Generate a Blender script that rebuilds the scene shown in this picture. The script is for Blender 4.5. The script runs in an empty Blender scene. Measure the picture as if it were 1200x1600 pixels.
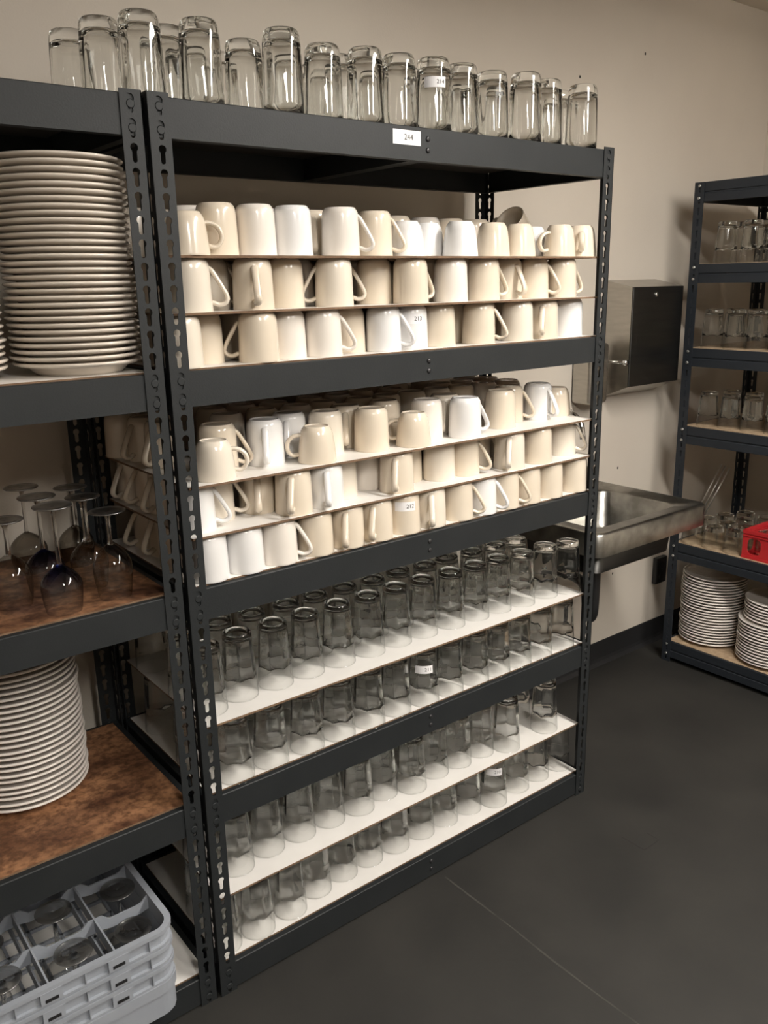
import bpy, bmesh, math, random
from mathutils import Vector, Matrix
from mathutils.geometry import tessellate_polygon

random.seed(7)
PI = math.pi
sc = bpy.context.scene
COL = sc.collection

# ------------------------------------------------------------------ camera
FPX = 1335.45
CAM = Vector((-0.6482, -1.4498, 1.5180))
YAW, PITCH, ROLL = 0.6608, -0.2638, -0.0195
fwd = Vector((math.sin(YAW) * math.cos(PITCH), math.cos(YAW) * math.cos(PITCH), math.sin(PITCH)))
rgt = Vector((math.cos(YAW), -math.sin(YAW), 0))
upv = rgt.cross(fwd)
cr = math.cos(ROLL) * rgt + math.sin(ROLL) * upv
cu = -math.sin(ROLL) * rgt + math.cos(ROLL) * upv
cam_d = bpy.data.cameras.new('camera')
cam_d.sensor_fit = 'VERTICAL'
cam_d.sensor_height = 36.0
cam_d.lens = FPX / 1600 * 36.0
cam_d.clip_start = 0.02
cam = bpy.data.objects.new('camera', cam_d)
m = Matrix.Identity(4)
for i in range(3):
    m[i][0], m[i][1], m[i][2], m[i][3] = cr[i], cu[i], -fwd[i], CAM[i]
cam.matrix_world = m
COL.objects.link(cam)
sc.camera = cam

# ------------------------------------------------------------------ view, world
sc.view_settings.view_transform = 'Standard'
sc.view_settings.look = 'None'
sc.view_settings.gamma = 1.0
sc.view_settings.use_curve_mapping = False
sc.view_settings.exposure = 0.0
LENS_STRENGTH = 55.0
FIXTURES = [(1.2, -1.2), (1.2, -2.5), (-0.35, -2.4)]      # ceiling fluorescent fixtures, centre x, y
sc.cycles.use_denoising = True
sc.cycles.max_bounces = 20
sc.cycles.diffuse_bounces = 4
sc.cycles.glossy_bounces = 5
sc.cycles.transmission_bounces = 18
sc.cycles.transparent_max_bounces = 40
sc.cycles.sample_clamp_indirect = 6.0
sc.cycles.caustics_reflective = False
w = bpy.data.worlds.new('world')
sc.world = w
w.use_nodes = True
w.node_tree.nodes['Background'].inputs[0].default_value = (0.5, 0.47, 0.43, 1)
w.node_tree.nodes['Background'].inputs[1].default_value = 0.02


def ray(u, v):
    return fwd + (u - 600) / FPX * cr - (v - 800) / FPX * cu


def on(u, v, ax, val):
    d = ray(u, v)
    return CAM + d * ((val - CAM[ax]) / d[ax])


# ------------------------------------------------------------------ materials
def new_mat(name):
    mt = bpy.data.materials.new(name)
    mt.use_nodes = True
    nt = mt.node_tree
    nt.nodes.clear()
    out = nt.nodes.new('ShaderNodeOutputMaterial')
    return mt, nt, out


def link(nt, a, b):
    nt.links.new(a, b)


def noise_col(nt, scale, c1, c2, lo=0.35, hi=0.65, detail=4, stretch=None, coord='Object'):
    tc = nt.nodes.new('ShaderNodeTexCoord')
    src = tc.outputs[coord]
    if stretch:
        mp = nt.nodes.new('ShaderNodeMapping')
        mp.inputs['Scale'].default_value = stretch
        link(nt, src, mp.inputs[0])
        src = mp.outputs[0]
    no = nt.nodes.new('ShaderNodeTexNoise')
    no.inputs['Scale'].default_value = scale
    no.inputs['Detail'].default_value = detail
    link(nt, src, no.inputs['Vector'])
    rp = nt.nodes.new('ShaderNodeValToRGB')
    rp.color_ramp.elements[0].position = lo
    rp.color_ramp.elements[1].position = hi
    rp.color_ramp.elements[0].color = (*c1, 1)
    rp.color_ramp.elements[1].color = (*c2, 1)
    link(nt, no.outputs['Fac'], rp.inputs[0])
    return rp.outputs[0], no.outputs['Fac']


def pbr(name, c1, c2=None, rough=0.5, scale=20, metal=0.0, bump=0.0, coat=0.0, lo=0.35, hi=0.65,
        stretch=None, spec=0.5, aniso=0.0, bump_scale=None):
    mt, nt, out = new_mat(name)
    b = nt.nodes.new('ShaderNodeBsdfPrincipled')
    link(nt, b.outputs[0], out.inputs[0])
    c2 = c2 or tuple(min(1, x * 1.08) for x in c1)
    col, fac = noise_col(nt, scale, c1, c2, lo, hi, stretch=stretch)
    link(nt, col, b.inputs['Base Color'])
    b.inputs['Roughness'].default_value = rough
    b.inputs['Metallic'].default_value = metal
    b.inputs['Coat Weight'].default_value = coat
    b.inputs['Coat Roughness'].default_value = 0.08
    b.inputs['Specular IOR Level'].default_value = spec
    if bump:
        tc = nt.nodes.new('ShaderNodeTexCoord')
        n2 = nt.nodes.new('ShaderNodeTexNoise')
        n2.inputs['Scale'].default_value = bump_scale or scale * 6
        link(nt, tc.outputs['Object'], n2.inputs['Vector'])
        bp = nt.nodes.new('ShaderNodeBump')
        bp.inputs['Strength'].default_value = bump
        bp.inputs['Distance'].default_value = 0.002
        link(nt, n2.outputs['Fac'], bp.inputs['Height'])
        link(nt, bp.outputs[0], b.inputs['Normal'])
    return mt


def thin_glass(name, clear, edge, refl=0.9, power=2.2, base=0.045, rough=0.03):
    """thin clear sheet: transmits straight through, absorbs more at grazing angles, Fresnel-like gloss"""
    mt, nt, out = new_mat(name)
    lw = nt.nodes.new('ShaderNodeLayerWeight')
    lw.inputs[0].default_value = 0.5
    pw = nt.nodes.new('ShaderNodeMath'); pw.operation = 'POWER'
    link(nt, lw.outputs['Facing'], pw.inputs[0]); pw.inputs[1].default_value = power
    mx = nt.nodes.new('ShaderNodeMix'); mx.data_type = 'RGBA'
    mx.inputs['A'].default_value = (*clear, 1)
    mx.inputs['B'].default_value = (*edge, 1)
    link(nt, pw.outputs[0], mx.inputs['Factor'])
    tr = nt.nodes.new('ShaderNodeBsdfTransparent')
    link(nt, mx.outputs['Result'], tr.inputs[0])
    gl = nt.nodes.new('ShaderNodeBsdfGlossy')
    gl.inputs['Color'].default_value = (refl, refl, refl, 1)
    gl.inputs['Roughness'].default_value = rough
    p5 = nt.nodes.new('ShaderNodeMath'); p5.operation = 'POWER'
    link(nt, lw.outputs['Facing'], p5.inputs[0]); p5.inputs[1].default_value = 4.0
    ma = nt.nodes.new('ShaderNodeMath'); ma.operation = 'MULTIPLY_ADD'
    link(nt, p5.outputs[0], ma.inputs[0]); ma.inputs[1].default_value = 0.75; ma.inputs[2].default_value = base
    ms = nt.nodes.new('ShaderNodeMixShader')
    link(nt, ma.outputs[0], ms.inputs[0])
    link(nt, tr.outputs[0], ms.inputs[1])
    link(nt, gl.outputs[0], ms.inputs[2])
    link(nt, ms.outputs[0], out.inputs[0])
    return mt


def solid_glass(name, col, rough=0.0, ior=1.5):
    mt, nt, out = new_mat(name)
    g = nt.nodes.new('ShaderNodeBsdfGlass')
    g.inputs['Color'].default_value = (*col, 1)
    g.inputs['Roughness'].default_value = rough
    g.inputs['IOR'].default_value = ior
    link(nt, g.outputs[0], out.inputs[0])
    return mt


def emit(name, col, s):
    mt, nt, out = new_mat(name)
    e = nt.nodes.new('ShaderNodeEmission')
    e.inputs[0].default_value = (*col, 1)
    e.inputs[1].default_value = s
    link(nt, e.outputs[0], out.inputs[0])
    return mt


M = {}
M['wall'] = pbr('wall_paint', (0.57, 0.515, 0.445), (0.60, 0.545, 0.47), rough=0.75, scale=3, bump=0.15, bump_scale=220)
M['ceiling'] = pbr('ceiling_paint', (0.62, 0.58, 0.52), rough=0.9, scale=6)
M['floor'] = pbr('floor_concrete', (0.0125, 0.0120, 0.0105), (0.027, 0.0255, 0.022), rough=0.7, scale=3.5, bump=0.2, bump_scale=60, lo=0.3, hi=0.75)
M['joint'] = pbr('floor_joint', (0.034, 0.032, 0.028), (0.06, 0.056, 0.05), rough=0.8, scale=30)
M['crack'] = pbr('floor_crack', (0.018, 0.017, 0.015), rough=0.9)
M['cove'] = pbr('rubber_cove', (0.016, 0.016, 0.017), rough=0.5, scale=8)
M['steel'] = pbr('grey_painted_steel', (0.0150, 0.0175, 0.0190), (0.0180, 0.0205, 0.0220), rough=0.55, spec=0.35, scale=12, bump=0.12, bump_scale=300)
M['steel_r'] = pbr('blue_grey_painted_steel', (0.0160, 0.0200, 0.0260), (0.0190, 0.0230, 0.0290), rough=0.55, spec=0.35, scale=12)
M['rivet'] = pbr('dark_rivet', (0.02, 0.02, 0.022), rough=0.35)
M['rivet_zinc'] = pbr('zinc_rivet', (0.55, 0.55, 0.55), rough=0.3, metal=1.0)
M['melamine'] = pbr('white_melamine', (0.80, 0.775, 0.735), (0.84, 0.815, 0.775), rough=0.38, scale=14)
M['board_edge'] = pbr('hardboard_edge', (0.13, 0.078, 0.045), (0.20, 0.125, 0.075), rough=0.9, scale=40)
M['brown_board'] = pbr('worn_brown_hardboard', (0.085, 0.036, 0.018), (0.36, 0.19, 0.098), rough=0.6, scale=5.5, lo=0.33, hi=0.68, bump=0.25, stretch=(1.0, 2.2, 1), bump_scale=90)
_nt = M['brown_board'].node_tree
_b = next(n for n in _nt.nodes if n.type == 'BSDF_PRINCIPLED')
_lk = _b.inputs['Base Color'].links[0]
_src = _lk.from_socket
_tc = _nt.nodes.new('ShaderNodeTexCoord')
_n2 = _nt.nodes.new('ShaderNodeTexNoise'); _n2.inputs['Scale'].default_value = 70; _n2.inputs['Detail'].default_value = 6
_nt.links.new(_tc.outputs['Object'], _n2.inputs['Vector'])
_rp = _nt.nodes.new('ShaderNodeValToRGB')
_rp.color_ramp.elements[0].position = 0.38; _rp.color_ramp.elements[0].color = (0.52, 0.46, 0.42, 1)
_rp.color_ramp.elements[1].position = 0.62; _rp.color_ramp.elements[1].color = (1.15, 1.1, 1.05, 1)
_nt.links.new(_n2.outputs['Fac'], _rp.inputs[0])
_mm = _nt.nodes.new('ShaderNodeMix'); _mm.data_type = 'RGBA'; _mm.blend_type = 'MULTIPLY'; _mm.inputs['Factor'].default_value = 1.0
_nt.links.new(_src, _mm.inputs['A']); _nt.links.new(_rp.outputs[0], _mm.inputs['B'])
_nt.links.new(_mm.outputs['Result'], _b.inputs['Base Color'])
M['particle'] = pbr('particle_board', (0.34, 0.24, 0.15), (0.46, 0.34, 0.22), rough=0.8, scale=45)
M['dark_board'] = pbr('dark_board', (0.04, 0.036, 0.032), rough=0.9)
M['cream'] = pbr('cream_glaze', (0.69, 0.605, 0.49), (0.72, 0.635, 0.52), rough=0.22, scale=9, coat=0.5)
M['ivory'] = pbr('ivory_glaze', (0.745, 0.675, 0.575), (0.775, 0.705, 0.605), rough=0.22, scale=9, coat=0.5)
M['pale'] = pbr('pale_glaze', (0.79, 0.735, 0.67), (0.82, 0.765, 0.70), rough=0.22, scale=9, coat=0.5)
M['white'] = pbr('white_glaze', (0.80, 0.79, 0.78), (0.83, 0.82, 0.81), rough=0.20, scale=9, coat=0.5)
M['plate'] = pbr('cream_plate_glaze', (0.69, 0.62, 0.54), (0.72, 0.65, 0.57), rough=0.22, scale=9, coat=0.4)
M['plate_w'] = pbr('white_plate_glaze', (0.74, 0.69, 0.64), (0.77, 0.72, 0.67), rough=0.22, scale=9, coat=0.4)
M['paper'] = pbr('label_paper', (0.80, 0.79, 0.80), rough=0.7)
M['ink'] = pbr('black_ink', (0.03, 0.03, 0.03), rough=0.7)
M['stainless'] = pbr('stainless_steel', (0.44, 0.42, 0.385), (0.49, 0.47, 0.43), rough=0.3, scale=14, metal=1.0, stretch=(1, 1, 6))
M['stainless_dark'] = pbr('brushed_dark_stainless', (0.10, 0.10, 0.097), (0.12, 0.118, 0.113), rough=0.34, scale=6, metal=1.0, stretch=(1, 1, 8))
M['sink'] = pbr('worn_stainless', (0.24, 0.235, 0.215), (0.42, 0.41, 0.38), rough=0.3, scale=16, metal=1.0)
M['chrome'] = pbr('chrome', (0.75, 0.75, 0.75), rough=0.08, metal=1.0)
M['black_plastic'] = pbr('black_plastic', (0.018, 0.018, 0.019), rough=0.35)
M['rack'] = pbr('blue_grey_plastic', (0.30, 0.325, 0.365), (0.33, 0.355, 0.395), rough=0.5, scale=8)
M['red'] = pbr('red_plastic', (0.42, 0.018, 0.022), (0.48, 0.024, 0.028), rough=0.4)
M['tumbler'] = thin_glass('tumbler_wall_glass', (0.985, 0.988, 0.982), (0.50, 0.51, 0.49), power=3.0)
M['tumbler_in'] = thin_glass('tumbler_inner_glass', (0.975, 0.978, 0.972), (0.60, 0.61, 0.59), power=2.6)
M['glass'] = solid_glass('clear_glass', (0.992, 0.996, 0.992))
M['wine'] = thin_glass('wine_bowl_glass', (0.93, 0.93, 0.92), (0.35, 0.34, 0.33))
M['foot'] = thin_glass('dusty_foot_glass', (0.90, 0.90, 0.89), (0.45, 0.45, 0.44), base=0.22, rough=0.28)
M['wine_smoke'] = thin_glass('smoky_bowl_glass', (0.60, 0.57, 0.53), (0.20, 0.19, 0.18))
M['wine_blue'] = thin_glass('blue_fading_bowl_glass', (0.22, 0.27, 0.48), (0.05, 0.07, 0.16))
_nt = M['wine_blue'].node_tree
_mx = next(n for n in _nt.nodes if n.type == 'MIX')
_tc = _nt.nodes.new('ShaderNodeTexCoord')
_sp = _nt.nodes.new('ShaderNodeSeparateXYZ')
_mr = _nt.nodes.new('ShaderNodeMapRange')
_mr.inputs['From Min'].default_value = 0.035
_mr.inputs['From Max'].default_value = 0.080
_m2 = _nt.nodes.new('ShaderNodeMix'); _m2.data_type = 'RGBA'
_m2.inputs['A'].default_value = (0.93, 0.93, 0.93, 1)
_m2.inputs['B'].default_value = (0.08, 0.13, 0.42, 1)
_nt.links.new(_tc.outputs['Object'], _sp.inputs[0])
_nt.links.new(_sp.outputs['Z'], _mr.inputs[0])
_nt.links.new(_mr.outputs[0], _m2.inputs['Factor'])
_nt.links.new(_m2.outputs['Result'], _mx.inputs['A'])
M['lens'] = emit('lit_acrylic_lens', (1.0, 0.945, 0.875), LENS_STRENGTH)
M['rod'] = pbr('bright_steel', (0.9, 0.9, 0.88), rough=0.35, metal=1.0)
M['fixture'] = pbr('white_enamel', (0.75, 0.74, 0.70), rough=0.4)


# ------------------------------------------------------------------ mesh helpers
def make(name, me, mats=None, parent=None, loc=None, rotz=None, mat_world=None):
    o = bpy.data.objects.new(name, me)
    COL.objects.link(o)
    if mats is not None:
        if not isinstance(mats, (list, tuple)):
            mats = [mats]
        if me is not None and len(me.materials) == 0:
            for mt in mats:
                me.materials.append(M[mt])
        else:
            for i, mt in enumerate(mats):
                o.material_slots[i].link = 'OBJECT'
                o.material_slots[i].material = M[mt]
    if parent is not None:
        o.parent = parent
    if loc is not None:
        o.location = loc
    if rotz is not None:
        o.rotation_euler = (0, 0, rotz)
    return o


def empty(name, loc=(0, 0, 0), rotz=0.0):
    o = bpy.data.objects.new(name, None)
    o.empty_display_size = 0.05
    COL.objects.link(o)
    o.location = loc
    o.rotation_euler = (0, 0, rotz)
    return o


def tag(o, label=None, cat=None, group=None, kind=None):
    if label: o['label'] = label
    if cat: o['category'] = cat
    if group: o['group'] = group
    if kind: o['kind'] = kind
    return o


class MB:
    def __init__(self):
        self.v, self.f, self.mi, self.sm = [], [], [], []

    def add(self, verts, faces, mi=0, smooth=False):
        n = len(self.v)
        self.v += [tuple(p) for p in verts]
        for k, f in enumerate(faces):
            self.f.append(tuple(i + n for i in f))
            self.mi.append(mi[k] if isinstance(mi, list) else mi)
            self.sm.append(smooth)
        return self

    def box(self, x0, x1, y0, y1, z0, z1, mi=0, top=None):
        vs = [(x0, y0, z0), (x1, y0, z0), (x1, y1, z0), (x0, y1, z0), (x0, y0, z1), (x1, y0, z1), (x1, y1, z1), (x0, y1, z1)]
        fs = [(0, 3, 2, 1), (4, 5, 6, 7), (0, 1, 5, 4), (1, 2, 6, 5), (2, 3, 7, 6), (3, 0, 4, 7)]
        t = mi if top is None else top
        return self.add(vs, fs, [mi, t, mi, mi, mi, mi])

    def lathe(self, prof, seg=32, mi=0, smooth=True, z=0.0, cx=0.0, cy=0.0, rmod=None, close=False):
        vs, fs = [], []
        n = len(prof)
        for i, (r, h) in enumerate(prof):
            for k in range(seg):
                a = 2 * PI * k / seg
                rr = rmod(r, h, a, i) if rmod else r
                vs.append((cx + rr * math.cos(a), cy + rr * math.sin(a), z + h))
        for i in range(n - 1 if not close else n):
            j = (i + 1) % n
            for k in range(seg):
                k2 = (k + 1) % seg
                fs.append((i * seg + k, i * seg + k2, j * seg + k2, j * seg + k))
        return self.add(vs, fs, mi, smooth)

    def disc(self, r, z, seg=32, up=True, mi=0, cx=0.0, cy=0.0):
        vs = [(cx + r * math.cos(2 * PI * k / seg), cy + r * math.sin(2 * PI * k / seg), z) for k in range(seg)]
        f = tuple(range(seg)) if up else tuple(reversed(range(seg)))
        return self.add(vs, [f], mi)

    def tube(self, pts, rad, seg=10, mi=0, cap=True, flat=1.0, side=None):
        """sweep an ellipse along points; rad float or list; side = vector for the wide axis"""
        pts = [Vector(p) for p in pts]
        n = len(pts)
        vs, fs = [], []
        prev = None
        for i, p in enumerate(pts):
            t = (pts[min(i + 1, n - 1)] - pts[max(i - 1, 0)]).normalized()
            if side is not None:
                s = Vector(side)
                s = (s - t * s.dot(t)).normalized()
            elif prev is None:
                s = t.orthogonal().normalized()
            else:
                s = (prev - t * prev.dot(t)).normalized()
            prev = s
            b = t.cross(s)
            r = rad[i] if isinstance(rad, (list, tuple)) else rad
            for k in range(seg):
                a = 2 * PI * k / seg
                vs.append(p + s * (r * flat * math.cos(a)) + b * (r * math.sin(a)))
        for i in range(n - 1):
            for k in range(seg):
                k2 = (k + 1) % seg
                fs.append((i * seg + k, i * seg + k2, (i + 1) * seg + k2, (i + 1) * seg + k))
        if cap:
            fs.append(tuple(reversed(range(seg))))
            fs.append(tuple(range((n - 1) * seg, n * seg)))
        return self.add(vs, fs, mi, True)

    def mesh(self, name, mats=()):
        me = bpy.data.meshes.new(name)
        me.from_pydata(self.v, [], self.f)
        me.polygons.foreach_set('material_index', self.mi)
        me.polygons.foreach_set('use_smooth', self.sm)
        for mt in mats:
            me.materials.append(M[mt])
        me.update()
        return me


def smooth_path(pts, n=6):
    """Catmull-Rom through points"""
    P = [Vector(p) for p in pts]
    P = [P[0] * 2 - P[1]] + P + [P[-1] * 2 - P[-2]]
    out = []
    for i in range(1, len(P) - 2):
        for k in range(n):
            t = k / n
            a, b, c, d = P[i - 1], P[i], P[i + 1], P[i + 2]
            out.append(0.5 * ((2 * b) + (c - a) * t + (2 * a - 5 * b + 4 * c - d) * t * t + (3 * b - a - 3 * c + d) * t ** 3))
    out.append(P[-2])
    return out


def bevel_box(x0, x1, y0, y1, z0, z1, r=0.004, seg=2):
    bm = bmesh.new()
    bmesh.ops.create_cube(bm, size=1)
    for v in bm.verts:
        v.co = Vector(((x0 + x1) / 2 + v.co.x * (x1 - x0), (y0 + y1) / 2 + v.co.y * (y1 - y0), (z0 + z1) / 2 + v.co.z * (z1 - z0)))
    bmesh.ops.bevel(bm, geom=bm.edges[:], offset=r, segments=seg, affect='EDGES', profile=0.5)
    vs = [v.co.copy() for v in bm.verts]
    bm.verts.index_update()
    fs = [tuple(v.index for v in f.verts) for f in bm.faces]
    bm.free()
    return vs, fs


ORD = ['first', 'second', 'third', 'fourth', 'fifth', 'sixth', 'seventh', 'eighth', 'ninth', 'tenth', 'eleventh', 'twelfth',
       'thirteenth', 'fourteenth', 'fifteenth', 'sixteenth', 'seventeenth', 'eighteenth', 'nineteenth', 'twentieth',
       'twenty-first', 'twenty-second', 'twenty-third', 'twenty-fourth', 'twenty-fifth', 'twenty-sixth', 'twenty-seventh',
       'twenty-eighth', 'twenty-ninth', 'thirtieth', 'thirty-first', 'thirty-second']

# ------------------------------------------------------------------ room shell
YB, XR, XL, YF, ZC = 0.54, 2.91, -3.2, -4.6, 2.50


def struct(name, mb, mats, parent=None):
    o = make(name, mb.mesh(name), mats, parent)
    o['kind'] = 'structure'
    return o


floor = struct('floor', MB().box(XL - .1, XR + .1, YF - .1, YB + .1, -0.1, 0), 'floor')
wall_back = struct('wall_back', MB().box(XL - .1, XR + .1, YB, YB + .1, 0, ZC), 'wall')
wall_right = struct('wall_right', MB().box(XR, XR + .1, YF, YB, 0, ZC), 'wall')
wall_left = struct('wall_left', MB().box(XL - .1, XL, YF, YB, 0, ZC), 'wall')
wall_front = struct('wall_front', MB().box(XL - .1, XR + .1, YF - .1, YF, 0, ZC), 'wall')
ceiling = struct('ceiling', MB().box(XL - .1, XR + .1, YF - .1, YB + .1, ZC, ZC + .1), 'ceiling')


def cove(name, length, mw):
    h = 0.102
    prof = [(0, 0), (-0.016, 0), (-0.012, 0.004), (-0.006, 0.014), (-0.0035, 0.026), (-0.003, h - 0.002), (-0.0015, h), (0, h)]
    vs, fs = [], []
    for x in (0, length):
        vs += [(x, y, z) for y, z in prof]
    n = len(prof)
    for i in range(n):
        j = (i + 1) % n
        fs.append((i, j, j + n, i + n))
    fs += [tuple(range(n))[::-1], tuple(range(n, 2 * n))]
    o = struct(name, MB().add(vs, fs), 'cove')
    o.matrix_world = mw
    return o


cove('baseboard_back', XR - XL, Matrix.Translation((XL, YB, 0)))
cove('baseboard_right', YB - 0.017 - YF, Matrix.Translation((XR, YB - 0.017, 0)) @ Matrix.Rotation(-PI / 2, 4, 'Z'))

# floor joint line and small square cut, both thin inlays of the floor
jb = MB()
prevp = None
rj = random.Random(3)
ys = [-0.02 - 0.12 * k for k in range(30)]
vs, fs = [], []
for y in ys:
    xx = 0.645 + rj.uniform(-.003, .003)
    wdt = rj.uniform(.0015, .003)
    vs += [(xx - wdt, y, 0.0006), (xx + wdt, y, 0.0006)]
for k in range(len(ys) - 1):
    fs.append((2 * k, 2 * k + 2, 2 * k + 3, 2 * k + 1))
make('floor_joint', jb.add(vs, fs).mesh('floor_joint'), 'joint', floor)
pb = MB()
pb.box(1.136, 1.1385, -0.284, -0.21, 0.0, 0.0006).box(1.136, 1.207, -0.2865, -0.284, 0, 0.0006).box(1.2045, 1.207, -0.284, -0.245, 0, 0.0006)
make('floor_cut', pb.mesh('floor_cut'), 'crack', floor)
for (u, v) in ((965, 731), (957, 896), (1008, 84), (906, 120)):
    p = on(u, v, 1, YB)
    nh = MB().box(p.x - .003, p.x + .003, YB - .0012, YB, p.z - .004, p.z + .004)
    make('nail_hole', nh.mesh('nail_hole'), 'crack', wall_back)

# ------------------------------------------------------------------ ceiling lights
fix_me = MB().box(-0.145, 0.145, -0.61, 0.61, ZC - 0.035, ZC).mesh('housing')
_p = [(-0.13, -0.0355), (-0.115, -0.080), (0.115, -0.080), (0.13, -0.0355)]
_v = [(x, -0.6, ZC + z) for x, z in _p] + [(x, 0.6, ZC + z) for x, z in _p]
lens_me = MB().add(_v, [(0, 1, 5, 4), (1, 2, 6, 5), (2, 3, 7, 6), (3, 0, 4, 7), (3, 2, 1, 0), (4, 5, 6, 7)]).mesh('lens')
cap_me = MB().box(-0.135, 0.135, -0.008, 0.008, ZC - 0.084, ZC - 0.0355).mesh('end_cap')
fl = ['closest to the mug shelving', 'right of the camera, farther from the shelving', 'behind and left of the other two']
for (x, y), ph in zip(FIXTURES, fl):
    r = empty('ceiling_light', (x, y, 0))
    tag(r, 'white fluorescent ceiling fixture with wraparound lens ' + ph, 'ceiling light', 'ceiling fluorescent fixtures')
    make('housing', fix_me, 'fixture', r)
    make('lens', lens_me, 'lens', r)
    for e in (-0.609, 0.609):
        make('end_cap', cap_me, 'fixture', r, (0, e, 0))

# ------------------------------------------------------------------ shelving units
PITCH_H = 0.0381
HT = 1.829


def zk(k):
    return HT - 0.019 - (k - 1) * PITCH_H


FL = 0.0385
TH = 0.002


def keyhole(cx, cz, rb=0.0070, rs=0.0043, up=0.006, down=0.0135):
    """outline of a keyhole, counter-clockwise"""
    pts = []
    a0 = math.asin(rs / rb)
    n = 10
    for k in range(n + 1):
        a = -PI / 2 + a0 + (2 * PI - 2 * a0) * k / n
        pts.append((cx + rb * math.cos(a), cz + up + rb * math.sin(a)))
    for k in range(5):
        a = PI + PI * k / 4
        pts.append((cx + rs * math.cos(a), cz - down + rs * 0 + rs * math.sin(a)))
    return pts


def build_post(H, nh, first, pitch, hole=keyhole):
    """slotted angle post, corner at the origin, flanges along +X and +Y"""
    mb = MB()
    cells = []
    z_top = H
    for k in range(nh):
        zc = first - k * pitch
        zt = H if k == 0 else zc + pitch / 2
        zb = 0.0 if k == nh - 1 else zc - pitch / 2
        cells.append((zb, zt, zc))
    for ax in (0, 1):
        def P(a, d, z):           # a along flange, d depth into the unit
            return (a, d, z) if ax == 0 else (d, a, z)
        x0 = 0.0 if ax == 0 else TH
        for (zb, zt, zc) in cells:
            outer = [(x0, zb), (FL, zb), (FL, zt), (x0, zt)]
            inner = hole(FL * 0.53, zc)
            allp = outer + inner
            tris = tessellate_polygon([[Vector((a, z, 0)) for a, z in outer], [Vector((a, z, 0)) for a, z in inner]])
            n = len(allp)
            vs = [P(a, 0, z) for a, z in allp] + [P(a, TH, z) for a, z in allp]
            fs = []
            for t in tris:
                i, j, l = t
                (ax_, az), (bx, bz), (cx, cz) = allp[i], allp[j], allp[l]
                area = (bx - ax_) * (cz - az) - (cx - ax_) * (bz - az)
                tt = (i, j, l) if area > 0 else (i, l, j)
                if ax == 1: tt = tt[::-1]
                fs.append(tt)
                fs.append(tuple(q + n for q in tt[::-1]))
            ni = len(inner)
            for q in range(ni):
                a_, b_ = 4 + q, 4 + (q + 1) % ni
                fs.append((a_, b_, b_ + n, a_ + n))
            fs.append((1, 2, 2 + n, 1 + n))
            mb.add(vs, fs)
        zt = cells[0][1]
        mb.add([P(x0, 0, zt), P(FL, 0, zt), P(FL, TH, zt), P(x0, TH, zt)], [(0, 1, 2, 3)])
        mb.add([P(x0, 0, 0), P(FL, 0, 0), P(FL, TH, 0), P(x0, TH, 0)], [(3, 2, 1, 0)])
    return mb.mesh('post')


post_me = build_post(HT, 48, HT - 0.019, PITCH_H)


def beam_mesh(L, h, lip=0.014, groove=False):
    """channel beam along +X, front face at y=0, z centred"""
    t = 0.002
    if groove:
        prof = [(0, -h / 2), (0, -0.006), (0.003, -0.004), (0.003, 0.0), (0, 0.002), (0, h / 2), (lip, h / 2), (lip, h / 2 - t), (0.006, h / 2 - t), (0.006, -h / 2 + t), (0.022, -h / 2 + t), (0.022, -h / 2)]
    else:
        prof = [(0, -h / 2), (0, h / 2 - 0.0015), (0.0015, h / 2), (lip, h / 2), (lip, h / 2 - t), (t, h / 2 - t - 0.001), (t, -h / 2 + t), (0.020, -h / 2 + t), (0.020, -h / 2)]
    n = len(prof)
    vs = [(0, y, z) for y, z in prof] + [(L, y, z) for y, z in prof]
    fs = [(i, i + n, (i + 1) % n + n, (i + 1) % n) for i in range(n)]
    mb = MB().add(vs, fs)
    for x, rev in ((0, False), (L, True)):
        k = 0 if x == 0 else n
        tr = tessellate_polygon([[Vector((y, z, 0)) for y, z in prof]])
        mb.add(vs[k:k + n], [tuple(q) for q in tr])
    return mb.mesh('beam')


def rivet_mesh(r, h):
    prof = [(r, 0), (r, h * 0.4), (r * 0.75, h * 0.85), (r * 0.3, h)]
    return MB().lathe(prof, 12).disc(r * 0.3, h, 12).mesh('rivet')


clip_me = MB().lathe([(0.0074, 0), (0.0074, 0.0006), (0.0060, 0.0012)], 14).disc(0.0060, 0.0012, 14).mesh('clip')
rivet_me = rivet_mesh(0.0058, 0.003)
zinc_me = rivet_mesh(0.0055, 0.003)
BH = 0.0646
LEVELS = [zk(1.5), zk(13.5), zk(24.5), zk(36.5), zk(47.5)]
DECK_UP = 0.003
W, D = 1.2315, 0.457
DECK_Z = [z + BH / 2 + DECK_UP for z in LEVELS]


def deck_mesh(x0, x1, y0, y1, z0, z1, mb=None):
    return (mb or MB()).box(x0, x1, y0, y1, z0, z1, mi=1, top=0).mesh('deck')


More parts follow.
